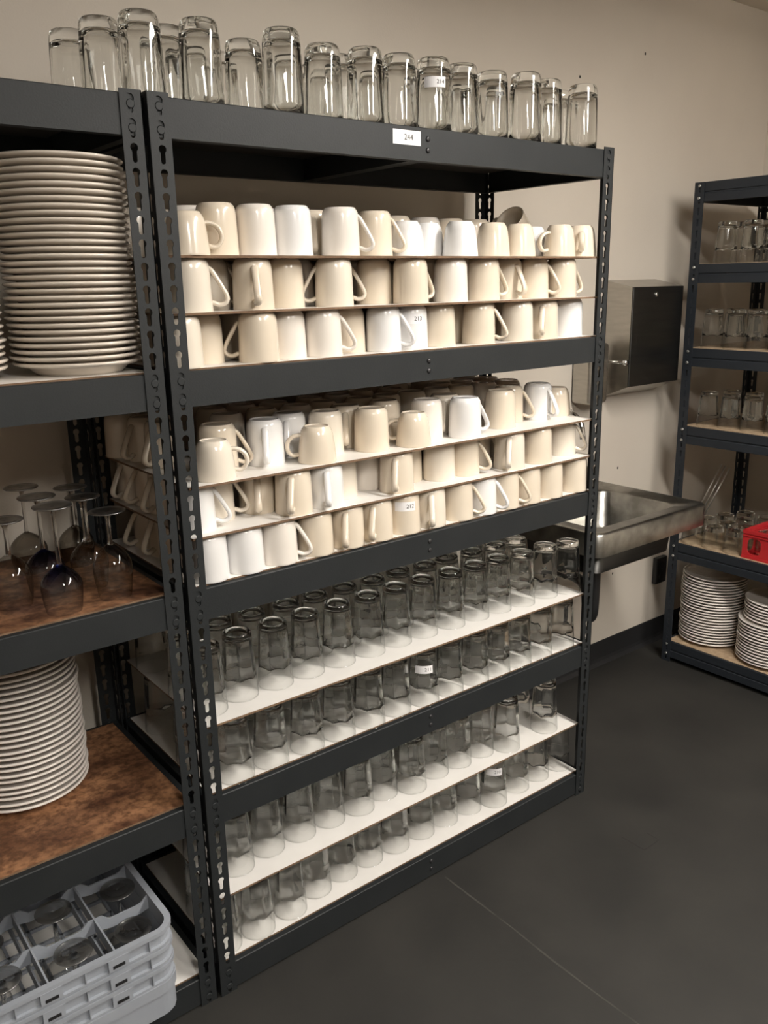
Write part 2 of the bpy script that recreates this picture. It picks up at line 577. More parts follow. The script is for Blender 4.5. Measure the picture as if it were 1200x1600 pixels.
def shelf_unit(name, origin, label, deck_tops, rear_wall=True):
    root = empty(name, origin)
    tag(root, label, 'shelving unit')
    for (x, y, rz) in ((0, 0, 0), (W, 0, PI / 2), (W, D, PI), (0, D, -PI / 2)):
        make('post', post_me, 'steel', root, (x, y, 0), rz)
    bl = beam_mesh(W - 0.006, BH)
    bs = beam_mesh(D - 0.040, BH, 0.014)
    back = beam_mesh(W - 0.006, BH)
    for li, z in enumerate(LEVELS):
        f = make('front_beam', bl, 'steel', root, (0.003, 0.0026, z))
        for dz in (0.011, -0.011):
            rv = make('rivet', rivet_me, 'rivet', f, (W / 2 - 0.003, 0.0, dz))
            rv.rotation_euler = (PI / 2, 0, 0)
        for xx in (0.0174, W - 0.006 - 0.0174):
            for dz in (0.016, -0.021):
                rv = make('clip', clip_me, 'steel', f, (xx, -0.0022, dz))
                rv.rotation_euler = (PI / 2, 0, 0)
        make('rear_beam', back, 'steel', root, (W - 0.003, D - 0.0026, z), PI)
        make('side_beam', bs, 'steel', root, (W - 0.0026, 0.020, z), PI / 2)
        make('side_beam', bs, 'steel', root, (0.0026, D - 0.020, z), -PI / 2)
        make('center_support', MB().box(W / 2 - .018, W / 2 + .018, 0.006, D - 0.006, z - BH / 2 + .004, z + BH / 2 - .014).mesh('center_support'), 'steel', root)
        make('deck', deck_mesh(0.0175, W - 0.0175, 0.0175, D - 0.0175, z + BH / 2 - 0.012, z + BH / 2 + DECK_UP), [deck_tops[li], 'dark_board' if li == 0 else 'board_edge'], root)
    return root


main_unit = shelf_unit('shelving_unit', (0, 0, 0), 'tall dark grey steel shelving unit holding white mugs and tumblers',
                       ['dark_board', 'melamine', 'melamine', 'melamine', 'melamine'])
left_unit = shelf_unit('shelving_unit', (-W - 0.0075, 0.004, 0), 'dark grey steel shelving unit with plates and wine glasses, left of mugs',
                       ['dark_board', 'melamine', 'brown_board', 'brown_board', 'melamine'])

# right-hand unit, front faces -X
RX, RY = 2.22, 0.405
RW, RD = 1.22, 0.475
right_unit = empty('shelving_unit', (RX, RY, 0), -PI / 2)     # local +X -> world -Y, local +Y -> world +X
tag(right_unit, 'blue-grey steel shelving unit with zinc rivets in the far corner', 'shelving unit')


def slot(cx, cz):
    return keyhole(cx, cz, 0.0048, 0.0034, 0.008, 0.010)


rpost_me = build_post(1.834, 48, 1.834 - 0.021, PITCH_H, slot)
for (x, y, rz) in ((0, 0, 0), (RW, 0, PI / 2), (RW, RD, PI), (0, RD, -PI / 2)):
    make('post', rpost_me, 'steel_r', right_unit, (x, y, 0), rz)
RTOP = [1.8335, 1.556, 1.257, 0.966, 0.503, 0.086]
RBH = 0.066
rbl = beam_mesh(RW - 0.006, RBH, 0.012, True)
rbs = beam_mesh(RD - 0.040, RBH, 0.012, True)
for z in RTOP:
    zc = z - RBH / 2
    f = make('front_beam', rbl, 'steel_r', right_unit, (0.003, 0.0026, zc))
    for xx in (0.0165, RW - 0.006 - 0.0165):
        for dz in (0.021, -0.020):
            rv = make('rivet', zinc_me, 'rivet_zinc', f, (xx, -0.0023, dz))
            rv.rotation_euler = (PI / 2, 0, 0)
    make('rear_beam', rbl, 'steel_r', right_unit, (RW - 0.003, RD - 0.0026, zc), PI)
    make('side_beam', rbs, 'steel_r', right_unit, (RW - 0.0026, 0.020, zc), PI / 2)
    make('side_beam', rbs, 'steel_r', right_unit, (0.0026, RD - 0.020, zc), -PI / 2)
    make('deck', deck_mesh(0.016, RW - 0.016, 0.016, RD - 0.016, z - 0.014, z + 0.0015), ['particle', 'particle'], right_unit)
RDECK = [z + 0.0015 for z in RTOP]

# ------------------------------------------------------------------ divider sheets
MUG_H = 0.0955
DIV = 0.0045
zU3 = DECK_Z[1]; zU2 = zU3 + MUG_H + DIV; zU1 = zU2 + MUG_H + DIV
zM3 = DECK_Z[2]; zM2 = zM3 + MUG_H + DIV; zM1 = zM2 + MUG_H + DIV
TUM_H = 0.1505
zG2 = DECK_Z[3]; zG1 = zG2 + TUM_H + DIV
H_SC = 1.055
zH2 = DECK_Z[4]; zH1 = zH2 + TUM_H * H_SC + DIV


def divider(z, label, y0=0.012):
    me = MB().box(0.022, 1.206, y0, 0.435, z - DIV, z, mi=1, top=0).mesh('divider_sheet')
    o = make('divider_sheet', me, ['melamine', 'board_edge'])
    tag(o, label, 'sheet', 'divider sheets between layers')


divider(zU1, 'brown-edged white hardboard sheet under the top layer of the upper mug shelf')
divider(zU2, 'brown-edged white hardboard sheet under the middle layer of the upper mug shelf')
divider(zM1, 'brown-edged white hardboard sheet under the top layer of the lower mug shelf', 0.006)
divider(zM2, 'brown-edged white hardboard sheet under the middle layer of the lower mug shelf', 0.006)
divider(zG1, 'white hardboard sheet between the two tumbler layers above the lowest shelf')
divider(zH1, 'white hardboard sheet between the two tumbler layers on the lowest shelf')


# ------------------------------------------------------------------ mugs (stand upside down)
def mug_body(kind):
    if kind == 'T':
        h = 0.097
        outer = [(0.0398, 0.0), (0.0405, 0.0012), (0.0402, 0.004), (0.0397, 0.02), (0.0388, 0.05), (0.0378, 0.078), (0.0368, 0.086), (0.0350, 0.0915), (0.0322, 0.0945), (0.0312, 0.0965), (0.0300, h), (0.0285, 0.0965), (0.0280, 0.0945)]
        inner = [(0.0366, 0.0006), (0.0358, 0.02), (0.0345, 0.06), (0.0330, 0.080), (0.0290, 0.0895)]
    else:
        h = 0.078
        outer = [(0.0408, 0.0), (0.0415, 0.0012), (0.0412, 0.004), (0.0402, 0.015), (0.0380, 0.038), (0.0352, 0.058), (0.0330, 0.067), (0.0302, 0.0725), (0.0278, 0.0752), (0.0270, 0.077), (0.0258, h), (0.0245, 0.077), (0.024, 0.0755)]
        inner = [(0.0378, 0.0006), (0.0366, 0.015), (0.0344, 0.038), (0.0315, 0.056), (0.026, 0.069)]
    mb = MB()
    mb.lathe(outer, 40)
    mb.disc(outer[-1][0], outer[-1][1], 40)
    inv = [(outer[0][0], 0.0)] + inner
    vs, fs = [], []
    mb2 = MB().lathe(inv, 40)
    mb.add(mb2.v, [f[::-1] for f in mb2.f], 0, True)
    mb.disc(inner[-1][0], inner[-1][1], 40, up=False)
    return mb.mesh('mug')


def mug_handle(kind):
    if kind == 'T':
        pts = [(0.034, 0, 0.081), (0.0405, 0, 0.076), (0.048, 0, 0.064), (0.0575, 0, 0.047), (0.0655, 0, 0.031), (0.0670, 0, 0.0215), (0.0615, 0, 0.0145), (0.0515, 0, 0.0125), (0.0435, 0, 0.0155), (0.0375, 0, 0.0175)]
    else:
        pts = [(0.031, 0, 0.058), (0.040, 0, 0.0585), (0.0515, 0, 0.055), (0.0605, 0, 0.046), (0.0635, 0, 0.034), (0.0600, 0, 0.0225), (0.0525, 0, 0.016), (0.046, 0, 0.0155), (0.0385, 0, 0.0175)]
    pth = smooth_path(pts, 3)
    return MB().tube(pth, 0.0045, 10, flat=1.65, side=(0, 1, 0)).mesh('handle')


MUGB = {k: mug_body(k) for k in 'TS'}
MUGH = {k: mug_handle(k) for k in 'TS'}
for k in 'TS':
    MUGB[k].materials.append(M['cream']); MUGH[k].materials.append(M['cream'])
COLNAME = {'cream': 'cream', 'ivory': 'ivory', 'pale': 'off-white', 'white': 'white'}
HDIR = {'R': 90, 'L': -90, 'F': 0, 'FR': 45, 'FL': -45, 'BR': 130, 'BL': -130, 'B': 180}
HTXT = {'R': 'handle right', 'L': 'handle left', 'F': 'handle facing out', 'FR': 'handle front right', 'FL': 'handle front left', 'BR': 'handle back right'}
CK = {'c': 'cream', 'i': 'ivory', 'p': 'pale', 'w': 'white'}


def view_az(x, y):
    return math.atan2(CAM.y - y, CAM.x - x)


def from_uv(u, v, z, r):
    p = on(u, v, 2, z)
    d = Vector((p.x - CAM.x, p.y - CAM.y)).normalized()
    return p.x + d.x * r, p.y + d.y * r


def from_uy(u, y, z):
    p = on(u, 600, 1, y)
    # horizontal position for that column at height z
    for _ in range(4):
        q = Vector((p.x, y, z)) - CAM
        uu = 600 + FPX * q.dot(cr) / q.dot(fwd)
        p.x += (u - uu) * q.dot(fwd) / FPX / 0.8
    return p.x, y


def relax(items, x0, x1, y0, y1, rr, steps=400):
    """push apart overlapping things of one layer; items: dict with x, y, optional hx, hy offset"""
    for _ in range(steps):
        moved = 0
        for i in range(len(items)):
            for j in range(i + 1, len(items)):
                a, b = items[i], items[j]
                if abs(a['x'] - b['x']) > 0.13 or abs(a['y'] - b['y']) > 0.13: continue
                for (ca, ra) in [((0, 0), rr)] + ([(a['h'], 0.0125)] if a.get('h') else []):
                    for (cb, rb) in [((0, 0), rr)] + ([(b['h'], 0.0125)] if b.get('h') else []):
                        dx = b['x'] + cb[0] - a['x'] - ca[0]; dy = b['y'] + cb[1] - a['y'] - ca[1]
                        d = math.hypot(dx, dy) or 1e-6
                        ov = ra + rb - d
                        if ov > 0:
                            moved = max(moved, ov)
                            wa = 0.5 if a.get('row', 0) == b.get('row', 0) else (0.15 if a.get('row', 0) < b.get('row', 0) else 0.85)
                            a['x'] -= dx / d * ov * wa; a['y'] -= dy / d * ov * wa
                            b['x'] += dx / d * ov * (1 - wa); b['y'] += dy / d * ov * (1 - wa)
        for a in items:
            a['x'] = min(max(a['x'], x0), x1); a['y'] = min(max(a['y'], y0), y1)
        if moved < 0.0006: break


def put_mug(kind, col, x, y, z, haz):
    b = make('mug', MUGB[kind], [CK[col]], None, (x, y, z), haz)
    make('handle', MUGH[kind], [CK[col]], b)
    b.scale = (1, 1, MUG_H / 0.097)
    return b


def layer(name, z, spec, fill, group, cols='ccip'):
    """spec rows: (u, v-or-y, kind, colour, handle, row)"""
    its = []
    for s in spec:
        u, vy, kind, col, hd, row = s[:6]
        x, y = from_uv(u, vy, z, 0.040) if vy > 5 else from_uy(u, vy, z + 0.04)
        its.append(dict(x=x, y=y, kind=kind, col=col, hd=hd, row=row, extra=s[6] if len(s) > 6 else None))
    rg = random.Random(name)
    for (row, x0, x1, y, kinds) in fill:
        x = x0
        column = x1 < 0.2            # end column seen from the side: handles turned out to the side
        if column: x = x0 + 0.03
        while x < x1:
            xx, yy = x + rg.uniform(-.004, .004), y + rg.uniform(-.006, .006)
            free = name != 'top layer, upper mug shelf' or math.hypot(xx - TIP.x, yy - TIP.y) > 0.098
            if free and all(math.hypot(xx - a['x'], yy - a['y']) > 0.078 for a in its):
                its.append(dict(x=xx, y=yy, kind=rg.choice(kinds), col=rg.choice(cols), hd=rg.choice([None, None, 'B', 'B', 'BR', 'BL']), row=row, extra=None, side=column))
            x += 0.0875
    for a in its:
        az = view_az(a['x'], a['y'])
        ha = az + math.radians(HDIR[a['hd'] or 'B'] + rg.uniform(-8, 8))
        if a.get('side'): ha = PI + rg.uniform(-0.1, 0.7)
        a['ha'] = ha
        a['h'] = (0.055 * math.cos(ha), 0.055 * math.sin(ha))
    relax(its, 0.045, 1.188, 0.050, 0.408, 0.0408)
    rows = {}
    for a in its: rows.setdefault(a['row'], []).append(a)
    for rn, lst in sorted(rows.items()):
        lst.sort(key=lambda a: a['x'])
        for i, a in enumerate(lst):
            o = put_mug(a['kind'], a['col'], a['x'], a['y'], z, a['ha'])
            hp = (', ' + HTXT[a['hd']]) if (rn == 1 and a['hd'] in HTXT) else ''
            kn = 'short mug' if a['kind'] == 'S' else 'mug'
            ex = ', ' + a['extra'] if a['extra'] and rn == 1 else ''
            rowp = 'front row' if rn == 1 else ORD[rn - 1] + ' row back'
            tag(o, f"{COLNAME[CK[a['col']]]} {kn}{hp}, {ORD[i]} from left, {rowp}, {name}", 'mug', group)
            if a['extra']: NUMBERED.append((o, a['extra'], a['ha']))
    return its


NUMBERED = []
TIP = Vector((1.122, 0.235, 1.650))          # centre of the tipped mug
A3 = 'TTT'
layer('top layer, upper mug shelf', zU1, [
    (297, .055, 'S', 'c', 'R', 1), (337, .075, 'T', 'c', None, 1), (396, .075, 'T', 'p', None, 1), (456, .07, 'T', 'w', None, 1),
    (488, .15, 'T', 'c', 'F', 2), (532, .062, 'T', 'p', 'R', 1), (586, .11, 'T', 'c', 'R', 1), (634, .10, 'S', 'w', None, 1),
    (668, .13, 'S', 'w', None, 1), (718, .06, 'S', 'w', None, 1), (770, .065, 'S', 'c', None, 1), (811, .075, 'S', 'c', None, 1),
    (836, .13, 'S', 'w', 'R', 2), (873, .06, 'S', 'c', 'FL', 1), (917, .06, 'S', 'c', 'F', 1),
    (300, .15, 'T', 'p', None, 2), (417, .165, 'T', 'w', None, 2), (620, .20, 'T', 'c', None, 2), (664, .21, 'T', 'p', None, 2), (702, .22, 'T', 'c', None, 2), (741, .22, 'T', 'c', None, 2)],
    [(3, .06, 1.17, .25, 'TTS'), (4, .06, 1.17, .335, 'TTS'), (5, .06, 1.17, .408, 'TTS')], 'mugs on the upper mug shelf')
layer('middle layer, upper mug shelf', zU2, [
    (297, .055, 'T', 'i', 'R', 1), (330, .13, 'T', 'i', 'R', 2), (395, .06, 'T', 'c', 'F', 1), (453, .085, 'T', 'c', None, 1),
    (514, .058, 'T', 'i', 'L', 1), (538, .14, 'T', 'i', 'R', 2), (583, .11, 'T', 'c', None, 1), (637, .06, 'T', 'c', 'BR', 1),
    (660, .15, 'T', 'c', None, 2), (704, .06, 'T', 'p', None, 1), (755, .065, 'T', 'c', 'BR', 1), (797, .095, 'T', 'c', 'FR', 1),
    (829, .085, 'T', 'c', 'R', 1), (874, .06, 'T', 'c', 'BR', 1)],
    [(2, .06, 1.17, .165, A3), (3, .06, 1.17, .26, A3)], 'mugs on the upper mug shelf')
layer('bottom layer, upper mug shelf', zU3, [
    (290, .056, 'T', 'i', None, 1), (327, .10, 'T', 'c', None, 1), (392, .062, 'T', 'c', 'L', 1), (445, .075, 'T', 'p', None, 1),
    (503, .062, 'T', 'p', 'R', 1), (549, .095, 'T', 'c', None, 1), (593, .07, 'T', 'w', 'R', 1), (640, .07, 'T', 'w', None, 1, 'numbered 213'),
    (685, .072, 'T', 'c', None, 1), (700, .15, 'T', 'c', 'R', 2), (748, .062, 'T', 'c', 'R', 1), (808, .058, 'T', 'i', None, 1),
    (848, .062, 'T', 'c', 'F', 1), (886, .07, 'T', 'w', 'FL', 1)],
    [(2, .06, 1.17, .165, A3), (3, .06, 1.17, .26, A3)], 'mugs on the upper mug shelf')
layer('top layer, lower mug shelf', zM1, [
    (343, 756, 'S', 'i', 'R', 1), (354, 738, 'T', 'c', 'R', 2), (419, 730, 'T', 'w', 'F', 1), (457, 716, 'T', 'w', 'F', 2),
    (495, 727, 'S', 'c', 'L', 1), (512, 712, 'T', 'i', None, 2), (540, 703, 'T', 'c', 'F', 2), (581, 707, 'T', 'c', None, 1),
    (608, 693, 'T', 'c', 'F', 2), (649, 701, 'S', 'c', 'L', 1), (671, 689, 'T', 'p', None, 2), (692, 680, 'T', 'i', 'F', 2), (726, 686, 'T', 'w', 'BR', 1),
    (781, 671, 'T', 'c', None, 1), (799, 660, 'T', 'c', 'R', 2), (838, 657, 'T', 'w', 'FR', 1), (874, 650, 'S', 'c', None, 1)],
    [(3, .05, .12, .24, A3), (4, .05, .12, .33, A3), (3, .06, 1.17, .24, A3), (4, .06, 1.17, .325, A3), (5, .06, 1.17, .405, A3)], 'mugs on the lower mug shelf')
layer('middle layer, lower mug shelf', zM2, [
    (314, 832, 'T', 'w', 'R', 1), (350, 817, 'T', 'i', 'R', 2), (400, 807, 'T', 'c', 'F', 1), (464, 809, 'T', 'c', 'F', 1),
    (512, 795, 'T', 'w', 'F', 1), (536, 781, 'T', 'i', None, 2), (573, 771, 'T', 'p', 'FL', 2), (620, 771, 'T', 'c', 'F', 1),
    (642, 757, 'T', 'c', 'F', 2), (682, 753, 'T', 'i', None, 1), (724, 745, 'T', 'c', 'R', 1), (750, 731, 'T', 'c', 'R', 2),
    (795, 735, 'T', 'i', 'F', 1), (838, 726, 'T', 'c', None, 1), (876, 713, 'T', 'i', 'R', 1)],
    [(3, .05, .12, .235, A3), (4, .05, .12, .325, A3), (5, .05, .12, .408, A3), (2, .06, 1.17, .17, A3), (3, .06, 1.17, .26, A3)], 'mugs on the lower mug shelf')
layer('bottom layer, lower mug shelf', zM3, [
    (342, 916, 'T', 'w', None, 1), (393, 904, 'T', 'w', None, 1), (443, 889, 'T', 'p', 'R', 1), (503, 875, 'T', 'c', None, 1),
    (553, 861, 'T', 'c', 'F', 1), (598, 851, 'T', 'c', 'F', 1), (641, 840, 'T', 'c', None, 1, 'numbered 212'), (682, 830, 'T', 'i', 'F', 1),
    (722, 817, 'T', 'c', 'R', 1), (763, 808, 'T', 'w', 'R', 1), (792, 796, 'T', 'c', 'R', 2), (826, 791, 'T', 'c', None, 1),
    (862, 781, 'T', 'c', None, 1), (894, 770, 'T', 'c', None, 1)],
    [(3, .05, .12, .25, A3), (4, .05, .12, .34, A3), (5, .05, .12, .408, A3), (2, .06, 1.17, .17, A3)], 'mugs on the lower mug shelf')

# the tipped mug lying on the bases of the others, mouth towards the upper left
tm = put_mug('T', 'c', 0, 0, 0, 0)
ax_dir = Vector((-0.75, -0.12, 0.62)).normalized()         # mouth direction
zaxis = -ax_dir
xa = Vector((0.3, 0.6, -0.2)); xa = (xa - zaxis * xa.dot(zaxis)).normalized()
ya = zaxis.cross(xa)
mm = Matrix.Identity(4)
ctr = TIP
for i in range(3):
    mm[i][0], mm[i][1], mm[i][2] = xa[i], ya[i], zaxis[i]
    mm[i][3] = ctr[i] + ax_dir[i] * MUG_H / 2
tm.matrix_world = mm
bpy.context.view_layer.update()
_low = min((tm.matrix_world @ v.co).z for v in tm.data.vertices)
tm.location.z += zU1 - _low + 0.019   # wedged against its neighbours
tm.location.x += 0.014
tag(tm, 'cream mug tipped over behind the front row, dark mouth showing', 'mug', 'mugs on the upper mug shelf')


# ------------------------------------------------------------------ number labels
def text_mesh(s, size):
    cu_ = bpy.data.curves.new('digits', 'FONT')
    cu_.body = s
    cu_.size = size
    cu_.align_x = 'CENTER'
    cu_.align_y = 'CENTER'
    cu_.resolution_u = 4
    ob = bpy.data.objects.new('digits_tmp', cu_)
    COL.objects.link(ob)
    bpy.context.view_layer.update()
    me = bpy.data.meshes.new_from_object(ob)
    bpy.data.objects.remove(ob)
    bpy.data.curves.remove(cu_)
    me.materials.clear()
    return me


def curved_label(parent, s, rad_at, az, zc, wid, hgt, off=0.0, size=0.014):
    """paper label wrapped on an upright round body (parent local frame, parent unrotated in z by az)"""
    vs, fs = [], []
    n = 14
    r0 = rad_at(zc)
    half = wid / 2 / r0
    for k in range(n + 1):
        a = az - half + 2 * half * k / n
        for z in (zc - hgt / 2, zc + hgt / 2):
            r = rad_at(z) + 0.0004
            vs.append((r * math.cos(a), r * math.sin(a), z))
    for k in range(n):
        fs.append((2 * k, 2 * k + 2, 2 * k + 3, 2 * k + 1))
    lb = make('number_label', MB().add(vs, fs, 0, True).mesh('number_label'), 'paper', parent)
    lb['label'] = f'white paper label reading {s}'
    me = text_mesh(s, size)
    for v in me.vertices:
        a = az + off + v.co.x / r0
        z = zc + v.co.y
        r = rad_at(z) + 0.0009
        v.co = (r * math.cos(a), r * math.sin(a), z)
    make('digits', me, 'ink', lb)
    return lb


def mug_r(z):
    return 0.0402 + (0.0376 - 0.0402) * z / 0.08


for o, ex, ha in NUMBERED:
    az = view_az(o.location.x, o.location.y) - ha
    s = ex.split()[-1]
    curved_label(o, s, mug_r, az + 0.15, 0.068, 0.050, 0.022, 0.33 if s == '213' else 0.30, 0.013)

# flat label on the top beam
lp0, lp1 = on(616, 224, 1, 0.002), on(656, 229, 1, 0.002)
lx = (lp0.x + lp1.x) / 2
lb = make('number_label', MB().box(-0.037, 0.037, -0.0006, 0, -0.014, 0.014).mesh('number_label'), 'paper', main_unit, (lx, 0.0026, zk(1.5) + 0.010))
lb['label'] = 'white paper label reading 244'
me = text_mesh('244', 0.016)
me.transform(Matrix.Translation((0.004, -0.001, 0)) @ Matrix.Rotation(PI / 2, 4, 'X'))
make('digits', me, 'ink', lb)

# ------------------------------------------------------------------ tumblers (stand upside down)
NF = 7


def facet(r, h, a, amt):
    seg = 2 * PI / NF
    t = (a % seg) - seg / 2
    return r * (1 - amt + amt * math.cos(PI / NF) / math.cos(t))


def z_edge(a):
    """scalloped lower end of the thick faceted glass"""
    seg = 2 * PI / NF
    t = abs((a % seg) - seg / 2) / (seg / 2)
    return 0.045 + 0.0045 * (1 - t * t)


def out_r(z):
    pts = [(0.0, 0.0400), (0.001, 0.0402), (0.010, 0.0396), (0.024, 0.0388), (0.040, 0.0378), (0.095, 0.0345), (0.135, 0.0318)]
    for (z0, r0), (z1, r1) in zip(pts, pts[1:]):
        if z <= z1: return r0 + (r1 - r0) * (z - z0) / (z1 - z0)
    return pts[-1][1]


def in_r(z, a):
    r = 0.0358 + (0.0284 - 0.0358) * (z - 0.03) / (0.1035)
    return facet(r, z, a, 0.5)


SEG = 54


def wall_rings(rows, mb, mi, flip=False):
    """rows: functions angle -> (r, z)"""
    vs, fs = [], []
    for fn in rows:
        for k in range(SEG):
            a = 2 * PI * k / SEG
            r, z = fn(a)
            vs.append((r * math.cos(a), r * math.sin(a), z))
    for i in range(len(rows) - 1):
        for k in range(SEG):
            k2 = (k + 1) % SEG
            f = (i * SEG + k, i * SEG + k2, (i + 1) * SEG + k2, (i + 1) * SEG + k)
            fs.append(f[::-1] if flip else f)
    mb.add(vs, fs, mi, True)


def tumbler_mesh():
    """thin lip of the upside-down tumbler"""
    mb = MB()
    wall_rings([lambda a: (0.0400, 0.0), lambda a: (0.0402, 0.001), lambda a: (0.0396, 0.010), lambda a: (0.0390, 0.020), lambda a: (0.0382, 0.034), lambda a: (out_r(z_edge(a)), z_edge(a))], mb, 0)
    wall_rings([lambda a: (0.0400, 0.0), lambda a: (0.0388, 0.0006), lambda a: (0.0384, 0.0015)], mb, 1)
    return mb.mesh('tumbler', ('tumbler', 'tumbler_in'))


def tumbler_base_mesh():
    """thick faceted body and foot, one solid piece of glass"""
    mb = MB()
    ru = [lambda a: (out_r(z_edge(a)), z_edge(a))]
    for z in (0.062, 0.080, 0.10, 0.12, 0.135): ru.append(lambda a, z=z: (out_r(z), z))
    for r, z in ((0.0317, 0.140), (0.0312, 0.1455), (0.0296, 0.149), (0.0270, 0.150), (0.0240, 0.1488), (0.0215, 0.1462)):
        ru.append(lambda a, r=r, z=z: (r, z))
    wall_rings(ru, mb, 0)
    mb.disc(0.0215, 0.1462, SEG)
    ri = [lambda a: (out_r(z_edge(a)), z_edge(a)), lambda a: (in_r(z_edge(a) + 0.004, a), z_edge(a) + 0.004)]
    for z in (0.065, 0.080, 0.10, 0.12, 0.1310): ri.append(lambda a, z=z: (in_r(z, a), z))
    ri.append(lambda a: (in_r(0.1335, a) * 0.94, 0.1342))
    ri.append(lambda a: (0.015, 0.1348))
    wall_rings(ri, mb, 0, True)
    mb.disc(0.015, 0.1348, SEG, up=False)
    return mb.mesh('faceted_body', ('glass',))


TUM, TUMB = tumbler_mesh(), tumbler_base_mesh()


def put_tumbler(x, y, z, sz=1.0, rz=0.0):
    o = make('tumbler', TUM, None, None, (x, y, z), rz)
    o.scale = (1, 1, sz)
    make('faceted_body', TUMB, None, o)
    return o


def tum_r(z):
    return 0.0400 + (0.0318 - 0.0400) * z / 0.135 + 0.0003


def glass_layer(name, z, front, second, fillrows, sz, group, numbered=None):
    its = []
    for k, (u, v) in enumerate(front):
        x, y = from_uv(u, v, z, 0.040)
        its.append(dict(x=x, y=y, row=1, n=numbered[1] if numbered and numbered[0] == k else None))
    rg = random.Random(name)
    for (u, y) in second:
        x, y = from_uy(u, y, z + 0.02)
        its.append(dict(x=x, y=y, row=2, n=None))
    for (row, y, x0, x1) in fillrows:
        x = x0
        while x < x1:
            xx, yy = x + rg.uniform(-.003, .003), y + rg.uniform(-.005, .005)
            if all(math.hypot(xx - a['x'], yy - a['y']) > 0.074 for a in its):
                its.append(dict(x=xx, y=yy, row=row, n=None))
            x += 0.0865
    relax(its, 0.045, 1.188, 0.046, 0.408, 0.0405)
    rows = {}
    for a in its: rows.setdefault(a['row'], []).append(a)
    for rn, lst in sorted(rows.items()):
        lst.sort(key=lambda a: a['x'])
        for i, a in enumerate(lst):
            rz = rg.uniform(0, 2 * PI)
            o = put_tumbler(a['x'], a['y'], z, sz, rz)
            rowp = 'front row' if rn == 1 else ORD[rn - 1] + ' row back'
            ex = f" numbered {a['n']}" if a['n'] else ''
            tag(o, f"clear tumbler{ex}, {ORD[i]} from left in {rowp}, {name}", 'tumbler', group)
            if a['n']:
                az = view_az(a['x'], a['y']) - rz
                curved_label(o, a['n'], tum_r, az + 0.05, 0.098 if a['n'] == '211' else 0.105, 0.046, 0.020, 0.3, 0.0125)


RW4 = [(3, .06, 1.18)]
glass_layer('upper layer, upper tumbler shelf', zG1,
            [(328, 1122), (377, 1098), (432, 1079), (481, 1061), (530, 1044), (577, 1028), (619, 1012), (660, 998), (703, 984), (741, 971), (776, 959), (813, 949), (849, 936), (887, 928)],
            [], [(2, .185, .06, 1.18), (3, .272, .10, 1.18), (4, .358, .06, .16)], 1.0, 'tumblers on the upper tumbler shelf')
glass_layer('lower layer, upper tumbler shelf', zG2,
            [(372, 1228), (425, 1203), (481, 1180), (530, 1160), (577, 1140), (618, 1121), (662, 1105), (706, 1092), (745, 1073), (773, 1059), (809, 1045), (843, 1032), (876, 1017)],
            [], [(2, .17, .06, 1.18), (3, .258, .09, 1.18), (4, .345, .06, .16)], 1.0, 'tumblers on the upper tumbler shelf', (6, '211'))
glass_layer('upper layer, lowest shelf', zH1,
            [(372, 1371), (420, 1341), (469, 1317), (515, 1295), (561, 1276), (598, 1252), (643, 1242), (678, 1218), (714, 1202), (749, 1185), (790, 1177), (849, 1147)],
            [(808, .17)], [(2, .19, .06, .98), (3, .28, .10, .95)], H_SC, 'tumblers on the lowest shelf')
glass_layer('bottom layer, lowest shelf', zH2,
            [(352, 1495), (405, 1469), (455, 1438), (494, 1405), (535, 1379), (575, 1356), (617, 1335), (656, 1313), (693, 1293), (730, 1274), (770, 1263), (805, 1240), (836, 1222), (870, 1205)],
            [], [(2, .20, .06, 1.18), (3, .288, .10, 1.18)], H_SC, 'tumblers on the lowest shelf', (10, '210'))


# ------------------------------------------------------------------ big heavy tumblers on top of the unit (real refracting glass)
def cooler_mesh(seed):
    rg = random.Random(seed)
    ph = rg.uniform(0, 6)
    h = 0.150
    outer = [(0.0385, 0.0), (0.0392, 0.0015), (0.0392, 0.02), (0.0388, 0.06), (0.0378, 0.10), (0.0366, 0.128), (0.0352, 0.140), (0.0328, 0.147), (0.0295, 0.150), (0.022, 0.1492)]
    inner = [(0.0366, 0.0008), (0.0360, 0.02), (0.0345, 0.05), (0.0325, 0.085), (0.0300, 0.115), (0.0265, 0.1275), (0.018, 0.1315)]
    def ro(r, z, a, i):
        k = min(1, max(0, (z - 0.015) / 0.03)) * (1 if z < 0.13 else max(0, (0.15 - z) / 0.02))
        return r * (1 - 0.018 * k * (1 - abs(math.cos(5 * a + ph))))
    def ri(r, z, a, i):
        k = min(1, max(0, (z - 0.01) / 0.03)) * (1 if i < 5 else 0.4)
        return r * (1 + 0.030 * k * math.cos(5 * a + ph + z * 6))
    mb = MB()
    mb.lathe(outer, 60, rmod=ro)
    mb.disc(outer[-1][0], outer[-1][1], 60)
    n2 = MB().lathe([outer[0]] + inner, 60, rmod=lambda r, z, a, i: ri(r, z, a, i - 1) if i else ro(r, z, a, 0))
    mb.add(n2.v, [f[::-1] for f in n2.f], 0, True)
    r_ = inner[-1][0]
    mb.disc(r_ * 0.9, inner[-1][1], 60, up=False)
    last = MB().lathe([(inner[-1][0], inner[-1][1]), (r_ * 0.9, inner[-1][1])], 60, rmod=lambda r, z, a, i: ri(r, z, a, 6) if i == 0 else r)
    mb.add(last.v, [f[::-1] for f in last.f], 0, True)
    return mb.mesh('tall_tumbler', ('glass',))


